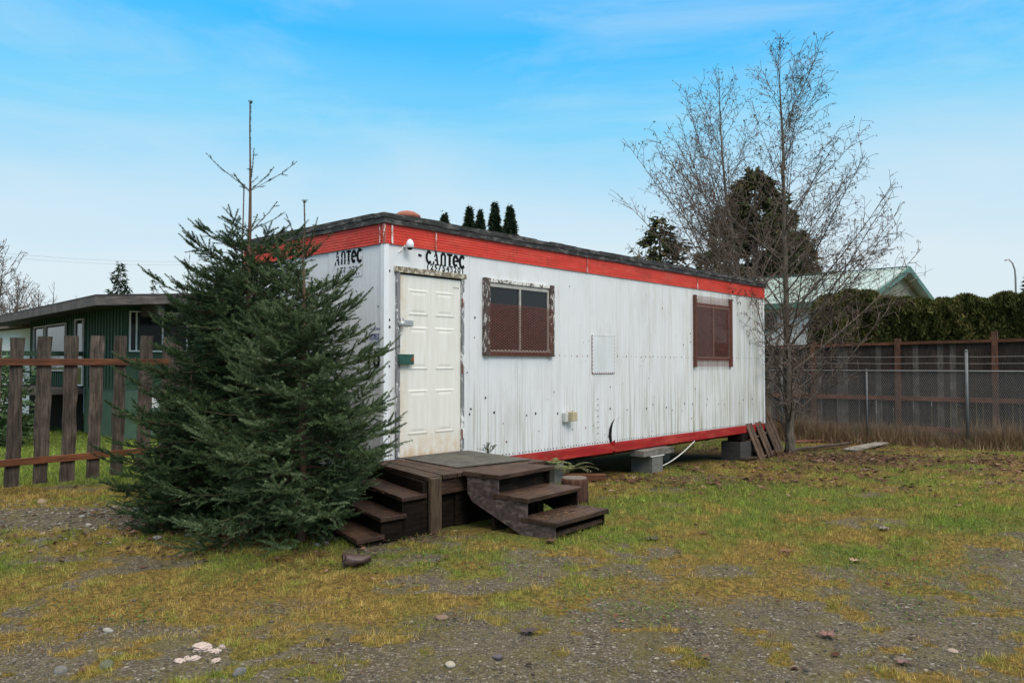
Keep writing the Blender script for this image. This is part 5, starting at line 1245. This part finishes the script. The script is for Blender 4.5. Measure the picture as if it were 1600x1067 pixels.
hwin(pxr(203), pxr(290), 0, 0, EYE + .33 - gh_z, wz1 + .10, (pxr(212), pxr(253)))
# raised deck along the long wall
mb = MB(); mb.box(-2.2, -.08, YW(137), WL, FL - .16, FL - .02); mb.build('deck_floor', M['gfascia'], gh)
for yy in np.linspace(YW(137) + .05, 8, 5):
    mb = MB(); mb.box(-2.2, -2.1, yy, yy + .1, 0, FL + .95); mb.build('deck_post', M['gskirt'] if False else M['gpanel'], gh)
mb = MB(); mb.box(-2.2, -2.12, YW(137), WL, FL + .82, FL + .94); mb.box(-2.2, -.1, YW(137), YW(137) + .05, FL + .82, FL + .94); mb.build('deck_rail', M['gpanel'], gh)
mb = MB(); mb.box(-.06, -.02, 3.3, WL, -.05, FL); mb.build('deck_shade', M['black'], gh)  # black sheet painting in the shade under the deck
# orange garden hose reel / red item under the deck is too dark to read; a board leans there
mb = MB(); mb.box(-1.9, -1.84, 1.1, 1.22, 0, .95); o_ = mb.build('leaning_board', M['greywood']); o_.location = gh.location; o_.rotation_euler = gh.rotation_euler; tag(o_, 'grey board standing in the dark space under the green house deck', 'board')

# white shed at the edge
sx, sy, sz = at(47, 27); shed = thing('shed', 'white walled shed with brown roof edge at the end of the lawn', 'shed', (sx, sy, sz), TH)
hT = EYE + (HZ - 512) * 27 / F - sz
mb = MB(); mb.box(-.01, 5, 0, 9, 0, hT); mb.build('wall', M['stucco'], shed)
mb = MB(); mb.hexa([(-.35, -.3, hT + .02), (5.4, -.3, hT + .45), (5.4, 9.3, hT + .45), (-.35, 9.3, hT + .02)], [(-.35, -.3, hT + .2), (5.4, -.3, hT + .63), (5.4, 9.3, hT + .63), (-.35, 9.3, hT + .2)]); mb.build('roof', M['browntrim'], shed)

# ------------------------------------------------------------------ board fence, chain-link fence
wa = np.array([8.68, 22.6]); wb = np.array([12.7, 19.2]); wdv = (wb - wa) / np.linalg.norm(wb - wa); wth = math.atan2(wdv[1], wdv[0]); WLn = float(np.linalg.norm(wb - wa))
wgz = -.42
bf = thing('board_fence', 'tall dark brown board fence with reddish top rail and posts', 'fence', (float(wa[0]), float(wa[1]), wgz), wth)
topz = lambda k: EYE + .573 + (.064) * (k / WLn) - wgz
mbs = {0: MB(), 1: MB()}; k = -5.0; panels = []
post_k = [WLn * q for q in (-.84, -.41, .02, .45, .88, 1.31)]
for pi in range(len(post_k) - 1):
    a, b = post_k[pi] + .07, post_k[pi + 1] - .07; mb = MB(); k = a
    while k < b - .05:
        w_ = min(.143, b - k); gr = random.random() < .16
        mb.box(k, k + w_ - .004, .02 + random.uniform(0, .006), .042, .0, topz(k) - .07, 1 if gr else 0, .0015); k += .147
    mb.build('board_panel', [M['fenceboard'], M['fencegrey']], bf)
    for zt0, th_, o0, o1 in ((topz(a) - .065, .075, -.05, .05), (1.05, .12, -.045, .018), (.25, .12, -.045, .018)):
        mb = MB(); dz = topz(b) - topz(a) if zt0 > 1.5 else 0
        mb.hexa([(a, o0, zt0), (b, o0, zt0 + dz), (b, o1, zt0 + dz), (a, o1, zt0)], [(a, o0, zt0 + th_), (b, o0, zt0 + th_ + dz), (b, o1, zt0 + th_ + dz), (a, o1, zt0 + th_)]); mb.build('rail', M['fencerail'], bf)
for i, k in enumerate(post_k):
    mb = MB(); mb.box(k - .068, k + .068, -.07, .07, -.1, topz(k) + (.20 if i == 4 else .10)); mb.build('post', M['fencepost'], bf, bevel=.006)
cth = math.atan2(CLD[1], CLD[0]); cz = GZ(*CLA) - .02
cf_ = thing('chain_link_fence', 'galvanised chain-link fence with two plain wires above the mesh', 'fence', (float(CLA[0]), float(CLA[1]), cz), cth)
K0, K1, CH = -3.2, 7.6, 1.80
mb = MB(); cell = .085; wv = .0075
nz = int(CH / (cell / 2))
for i in range(int((K1 - K0) / cell)):
    x0 = K0 + i * cell
    for sgn in (0, 1):
        for j in range(nz):
            a_ = x0 + (cell / 2 if (j + sgn) % 2 else 0); b_ = x0 + (cell / 2 if (j + 1 + sgn) % 2 else 0)
            if sgn: a_, b_ = x0 + cell - (a_ - x0) - cell / 2 * 0, x0 + cell - (b_ - x0)
            z0, z1 = .03 + j * cell / 2, .03 + (j + 1) * cell / 2
            mb.quad((a_ - wv / 2, 0.004 * sgn, z0), (a_ + wv / 2, .004 * sgn, z0), (b_ + wv / 2, .004 * sgn, z1), (b_ - wv / 2, .004 * sgn, z1))
mb.build('chain_mesh', M['wire'], cf_)
mb = MB(); mb.tube([(K0, -.03, CH + .04), (K1, -.03, CH + .04)], .019, 8); mb.build('top_rail', M['galv'], cf_, True)
for zz_ in (CH + .22, CH + .38):
    mb = MB(); mb.tube([(K0 + (K1 - K0) * i / 16, -.02, zz_ + .008 * math.sin(i * 2.1)) for i in range(17)], .0045, 5); mb.build('wire', M['wire'], cf_)
def clk(px): q = (px - 800) / F; return (q * CLA[1] - CLA[0]) / (CLD[0] - q * CLD[1])
for px, hh2, r_ in ((1221, CH + .45, .032), (1354, CH + .04, .02), (1510, CH + .50, .034), (1680, CH + .45, .032), (1110, CH + .04, .02)):
    k = float(clk(px)); mb = MB(); mb.tube([(k, -.035, -.1), (k, -.035, hh2)], r_, 10); mb.lathe([(r_ * 1.15, 0), (r_ * 1.15, .02), (r_ * .5, .045)], 10, 0, (k, -.035, hh2)); mb.build('post', M['galv'], cf_, True)

# ------------------------------------------------------------------ white house with green metal roof
PK = (17.5, 34.0); wh_z = -.45
wh = thing('white_house', 'white house with pale green ribbed metal roof beyond the hedge', 'house', (PK[0], PK[1], wh_z), TH)
# local x across the gable (negative = near eave), local y = away along the ridge
hr = EYE + (HZ - 417.6) * PK[1] / F - wh_z; a_ = 5.75; he = EYE + 2.5 - wh_z; RL = 13.0
mb = MB(); mb.box(-a_ + .45, a_ - .45, .45, RL, 0, he - .05); mb.build('wall', M['stucco'], wh)
mb = MB(); mb.extr([(-a_ + .45, he - .05), (a_ - .45, he - .05), (0, hr - .15)], .45, .6, 'y'); mb.build('gable', M['ggable'], wh)
rr_ = bpy.data.objects.new('roof', None); C.objects.link(rr_); rr_.parent = wh
for sg in (-1, 1):
    mb = MB(); mb.add([(0, 0, hr), (sg * a_, 0, he), (sg * a_, RL + .4, he), (0, RL + .4, hr), (0, 0, hr - .08), (sg * a_, 0, he - .08), (sg * a_, RL + .4, he - .08), (0, RL + .4, hr - .08)], [(0, 1, 2, 3), (7, 6, 5, 4), (0, 4, 5, 1), (1, 5, 6, 2), (2, 6, 7, 3)])
    yy = .1
    while yy < RL + .4:
        mb.add([(0, yy, hr + .002), (sg * a_, yy, he + .002), (sg * a_, yy + .04, he + .002), (0, yy + .04, hr + .002), (0, yy + .01, hr + .045), (sg * a_, yy + .01, he + .045), (sg * a_, yy + .03, he + .045), (0, yy + .03, hr + .045)], [(0, 1, 5, 4), (4, 5, 6, 7), (7, 6, 2, 3), (1, 2, 6, 5)]); yy += .30
    mb.build('roof_sheet', M['metalroof'], rr_)
    mb = MB(); mb.hexa([(0, -.04, hr - .2), (sg * (a_ + .02), -.04, he - .2), (sg * (a_ + .02), -.005, he - .2), (0, -.005, hr - .2)], [(0, -.04, hr + .06), (sg * (a_ + .02), -.04, he + .06), (sg * (a_ + .02), -.005, he + .06), (0, -.005, hr + .06)]); mb.build('barge_board', M['gtrim'], rr_)
    mb = MB(); mb.box(min(sg * (a_ + .01), sg * (a_ + .06)), max(sg * (a_ + .01), sg * (a_ + .06)), 0, RL + .4, he - .2, he + .03); mb.build('gutter', M['gtrim'], rr_)
mb = MB(); mb.box(-.12, .12, .0, RL + .4, hr + .046, hr + .075); mb.build('ridge_cap', M['gtrim'], rr_)
q1 = PK[0] - UX * (a_ - .45), PK[1] - UY * (a_ - .45)
def whk(px): q = (px - 800) / F; return (q * q1[1] - q1[0]) / (-UY - q * UX)
k0, k1 = whk(1212), whk(1198); dpt = q1[1] + UX * k0; z0, z1 = EYE + (HZ - 515) * dpt / F - wh_z, EYE + (HZ - 491) * dpt / F - wh_z
ww = bpy.data.objects.new('window', None); C.objects.link(ww); ww.parent = wh
mb = MB(); mb.box(-a_ + .44, -a_ + .446, k0, k1, z0, z1); mb.build('glass_pane', M['glass'], ww)
mb = MB(); mb.box(-a_ + .40, -a_ + .445, k0 - .07, k0, z0 - .07, z1 + .07); mb.box(-a_ + .40, -a_ + .445, k1, k1 + .07, z0 - .07, z1 + .07); mb.box(-a_ + .40, -a_ + .445, k0, k1, z1, z1 + .07); mb.box(-a_ + .40, -a_ + .445, k0, k1, z0 - .07, z0); mb.build('window_frame', M['gtrim'], ww)

# street lamp, utility pole, overhead wires
lx, ly, lz = at(1589, 70); lamp = thing('street_lamp', 'tall curved grey street lamp above the cedar hedge', 'street lamp', (lx, ly, lz))
tp_ = EYE + (HZ - 405) * 70 / F - lz
mb = MB(); mb.tube([(0, 0, 0), (0, 0, tp_ - 1.6), (-.05, 0, tp_ - .9), (-.25, 0, tp_ - .3), (-.55, 0, tp_)], [.11, .08, .07, .06, .05], 8); mb.build('pole', M['lamp'], lamp, True)
mb = MB(); mb.hexa([(-.95, -.12, tp_ - .1), (-.5, -.1, tp_ - .04), (-.5, .1, tp_ - .04), (-.95, .12, tp_ - .1)], [(-.9, -.08, tp_ + .03), (-.5, -.06, tp_ + .06), (-.5, .06, tp_ + .06), (-.9, .08, tp_ + .03)]); mb.build('lamp_head', M['lamp'], lamp, bevel=.02)
ux_, uy_, uz_ = at(1278, 58); up = thing('utility_pole', 'thin brown wooden utility pole behind the metal roof ridge', 'pole', (ux_, uy_, uz_))
mb = MB(); mb.tube([(0, 0, 0), (0, 0, EYE + (HZ - 392) * 58 / F - uz_)], [.13, .09], 8); mb.build('pole', M['bark_far'], up, True)
mb = MB(); mb.box(-.5, .5, -.05, .05, EYE + (HZ - 404) * 58 / F - uz_, EYE + (HZ - 401) * 58 / F - uz_); mb.build('crossarm', M['bark_far'], up)
for i, (ya, yb_) in enumerate(((388, 408), (394, 413))):
    a = Vector(at(-60, 62, -(HZ - ya) * 62 / F)); b = Vector(at(330, 66, -(HZ - yb_) * 66 / F)); mb = MB()
    mb.tube([a.lerp(b, k / 12) - Vector((0, 0, .35 * math.sin(math.pi * k / 12))) for k in range(13)], .008, 4)
    tag(mb.build('overhead_wire', M['lamp']), ('upper' if i == 0 else 'lower') + ' thin overhead wire crossing the sky above the green house', 'wire')

rn = np.random.default_rng(444); V = []; T_ = []
def strew(n, s0, s1, t0, t1, z):
    for _ in range(n):
        p = np.array(TW(rn.uniform(s0, s1), rn.uniform(t0, t1), z + rn.uniform(.003, .010))); a = rn.uniform(0, 6.28); l_ = rn.uniform(.012, .05); d = np.array((math.cos(a), math.sin(a), rn.uniform(-.05, .12))) * l_; q_ = np.array((-math.sin(a), math.cos(a), 0)) * .0025
        V.extend([p - q_, p + q_, p + d]); T_.append(rn.random())
strew(420, -.05, .62, 2.12, 2.48, E - 1.40 + .003); strew(160, -.05, .62, 1.78, 2.16, E - 1.22 + .003); strew(90, -.05, .6, 1.42, 1.84, E - 1.04 + .003); strew(320, -.45, .2, .15, 1.3, DK + .004); strew(240, .2, 1.1, .03, .12, DK + .004); strew(120, .2, 1.0, .2, 1.05, DK + .017)
for q in range(3): strew(120, -.85 - .25 * q, -.62 - .25 * q, .5, 1.3, DK - .15 * (q + 1) + .002)
M['needle_litter'] = leaf_mat('needle_litter', (.07, .035, .02), (.20, .11, .07), (.30, .20, .13))
kind(tris_mesh('needle_litter', np.array(V), M['needle_litter'], 3, None, np.array(T_)), 'stuff')

# ------------------------------------------------------------------ stones, leaves, small litter one can point to
def stone(px, py, r, flat, col, label, seed):
    rd = random.Random(seed); x_, y_, z_ = on_ground(px, py); bm_pts = []
    import bmesh
    bm = bmesh.new(); bmesh.ops.create_icosphere(bm, subdivisions=3, radius=1)
    ph = [rd.uniform(0, 6) for _ in range(6)]
    for v in bm.verts:
        c_ = v.co; k = 1 + .13 * math.sin(2.1 * c_.x + ph[0]) * math.sin(2.4 * c_.y + ph[1]) + .09 * math.sin(3.7 * c_.z + ph[2] + 2 * c_.x) + .03 * math.sin(9 * c_.x + ph[3]) * math.sin(8 * c_.y + ph[4])
        v.co = Vector((c_.x * r * k, c_.y * r * .75 * k, c_.z * r * flat * k))
    me_ = bpy.data.meshes.new('stone'); bm.to_mesh(me_); bm.free(); me_.materials.append(plain('stone_%d' % seed, tuple(c * .55 for c in col), .75, .25, 30 , bumpk=.3))
    me_.polygons.foreach_set('use_smooth', [True] * len(me_.polygons))
    o_ = link('stone', me_); o_.location = (x_, y_, z_ + r * flat * .35); o_.rotation_euler = (rd.uniform(-.2, .2), rd.uniform(-.2, .2), rd.random() * 6); tag(o_, label, 'stone', 'loose stones on the ground')
for i, a in enumerate(((250, 840, .048, .6, (.30, .31, .30), 'pale grey rounded stone in grass just before the spruces'), (300, 835, .052, .55, (.20, .19, .18), 'flat grey stone at the spruce skirt beside the rust-coloured rock'),
    (316, 847, .036, .6, (.26, .26, .25), 'small grey stone beside the flat grey one at the spruces'), (314, 822, .095, .75, (.22, .13, .08), 'rust-coloured angular rock under the lowest spruce branches'),
    (218, 798, .075, .55, (.15, .16, .17), 'bluish grey stone half under the picket side of the spruces'), (175, 981, .030, .5, (.42, .41, .38), 'near white pebble in gravel above the plaster bits'),
    (174, 1035, .045, .5, (.13, .15, .09), 'mossy green flat stone near the bottom edge'), (380, 1046, .042, .6, (.17, .18, .19), 'round blue grey stone below the plaster bits'),
    (103, 1043, .04, .5, (.19, .19, .18), 'grey flat stone by itself in gravel near the bottom corner'), (705, 1034, .036, .5, (.52, .48, .40), 'cream rounded stone in the gravel below the porch'),
    (778, 1022, .036, .5, (.13, .12, .14), 'dark purplish stone next to the cream stone'), (692, 962, .05, .35, (.28, .18, .14), 'pinkish flat stone at the edge of the turf'),
    (1480, 1013, .03, .5, (.45, .36, .30), 'small pinkish tan stone in the gravel, far from the others'), (70, 783, .07, .4, (.36, .27, .17), 'tan flat stone on the strip below the pickets'),
    (133, 806, .032, .6, (.40, .39, .36), 'light pebble among rubble below the pickets'), (143, 819, .030, .6, (.55, .53, .48), 'whitest pebble among rubble below the pickets'),
    (498, 850, .032, .6, (.26, .29, .31), 'blue grey stone beside the lowest side step'), (512, 846, .026, .6, (.42, .42, .42), 'small white stone touching the blue grey stone by the side step'))):
    stone(*a, 300 + i)
def maple_leaf(px, py, r, col, label, seed):
    rd = random.Random(seed); x_, y_, z_ = on_ground(px, py); mb = MB(); n = 20; rim = []
    for i in range(n):
        a = 2 * math.pi * i / n; k = (1.0, .55, .9, .5)[i % 4] * rd.uniform(.85, 1.15)
        rim.append((r * k * math.cos(a), r * k * math.sin(a), r * (.10 + .35 * rd.random() * k)))
    mb.add([(0, 0, 0)] + rim, [(0, i + 1, (i + 1) % n + 1) for i in range(n)]); mb.tube([(0, 0, .004), (-r * 1.1, .2 * r, .02), (-r * 1.7, .3 * r, .006)], .0022, 4)
    m_ = plain('fallen_leaf_%d' % seed, tuple(c * .7 for c in col), .8, .3, 25); o_ = mb.build('maple_leaf', m_); o_.location = (x_, y_, z_ + .012); o_.rotation_euler = (0, 0, rd.random() * 6); tag(o_, label, 'leaf', 'big fallen leaves')
for i, a in enumerate(((1287, 991, .06, (.22, .12, .11), 'big pinkish fallen leaf lying alone on the gravel'), (1403, 1032, .045, (.20, .12, .11), 'small pinkish leaf on gravel nearest the bottom edge'),
    (1331, 876, .06, (.36, .24, .17), 'pale tan leaf at the border of grass and gravel'), (1226, 862, .065, (.20, .09, .06), 'reddish brown leaf in the grass near the pale tan one'),
    (824, 985, .07, (.07, .05, .055), 'wet dark purple leaf flat on the gravel below the box steps'), (1112, 757, .13, (.12, .055, .035), 'curled dark brown leaf heap on grass below the pier'),
    (1377, 826, .07, (.20, .17, .16), 'grey curled leaf on the green grass'), (1240, 752, .09, (.13, .08, .06), 'brown curled leaf on grass in line with the pallet'),
    (1095, 832, .05, (.16, .085, .06), 'brown leaf in yellow grass midway to the pallet'), (945, 800, .08, (.045, .04, .045), 'blackish wet leaf just past the lowest box step'),
    (1018, 842, .08, (.05, .05, .055), 'black wet leaf on the grass beyond the box steps'), (1492, 790, .06, (.25, .15, .09), 'orange tan leaf close to the bright green tuft'),
    (860, 846, .07, (.13, .06, .045), 'red brown leaf tucked against the foot of the box steps'), (1350, 735, .09, (.24, .16, .13), 'light brown curled leaf in the litter before the weeds'))):
    maple_leaf(*a, 400 + i)
# plaster bits
for i, (px, py, r, fl_, lb) in enumerate(((322, 1009, .052, .45, 'largest crumbly pale plaster lump on the gravel'), (342, 1012, .030, .4, 'flat plaster crumb at the end of the largest lump'), (353, 1006, .016, .9, 'tiny bright plaster crumb set apart from the rest'),
        (286, 1027, .028, .4, 'smooth oval plaster bit at the outer end of the scatter'), (309, 1024, .032, .4, 'broken plaster bit between the oval one and the largest lump'), (343, 1026, .026, .4, 'pinkish plaster bit lying below the flat crumb'), (297, 1023, .018, .6, 'small plaster crumb beside the oval bit'))):
    stone(px, py, r, fl_, (.50, .42, .38), lb, 500 + i)
    o_ = C.objects[-1]; o_.name = 'plaster_chunk'; o_['category'] = 'plaster'; o_['group'] = 'plaster bits on the gravel'; o_.data.materials[0] = M['chunk']
    rg = np.random.default_rng(i); cc_ = np.zeros(len(o_.data.vertices) * 3, np.float32); o_.data.vertices.foreach_get('co', cc_); cc_ = cc_.reshape(-1, 3) * (1 + rg.uniform(-.28, .28, (len(o_.data.vertices), 1))); o_.data.vertices.foreach_set('co', cc_.astype(np.float32).ravel()); o_.data.polygons.foreach_set('use_smooth', [False] * len(o_.data.polygons)); o_.data.update()
# tipped pot
px_, py_, pz_ = on_ground(557, 882); pot = thing('plant_pot', 'crumpled dark brown plant pot lying on its side before the lowest side step', 'pot', (px_, py_, pz_ + .055), R(18))
mb = MB(); N_ = 20
prof_ = [(-.09, .064), (-.07, .068), (-.02, .062), (.05, .055), (.10, .045), (.115, .02)]
vs = []
for xx, rr2 in prof_:
    for j in range(N_):
        t = 2 * math.pi * j / N_; k = 1 + .16 * math.sin(2 * t + xx * 26) + .07 * math.sin(5 * t - xx * 40); vs.append((xx + .012 * math.sin(3 * t + 1), rr2 * k * math.cos(t), rr2 * k * .72 * math.sin(t)))
fs = [(i * N_ + j, i * N_ + (j + 1) % N_, (i + 1) * N_ + (j + 1) % N_, (i + 1) * N_ + j) for i in range(len(prof_) - 1) for j in range(N_)] + [tuple(range((len(prof_) - 1) * N_, len(prof_) * N_))]
mb.add(vs, fs); po = mb.build('pot_body', M['pot'], pot, True)
so_ = po.modifiers.new('wall', 'SOLIDIFY'); so_.thickness = .004
mb = MB(); mb.tube([(-.092, .068 * math.cos(t * .5236), .055 * math.sin(t * .5236)) for t in range(13)], .006, 5, cap=False); mb.build('pot_rim', M['pot'], pot, True)
print('OBJS', len(bpy.data.objects))
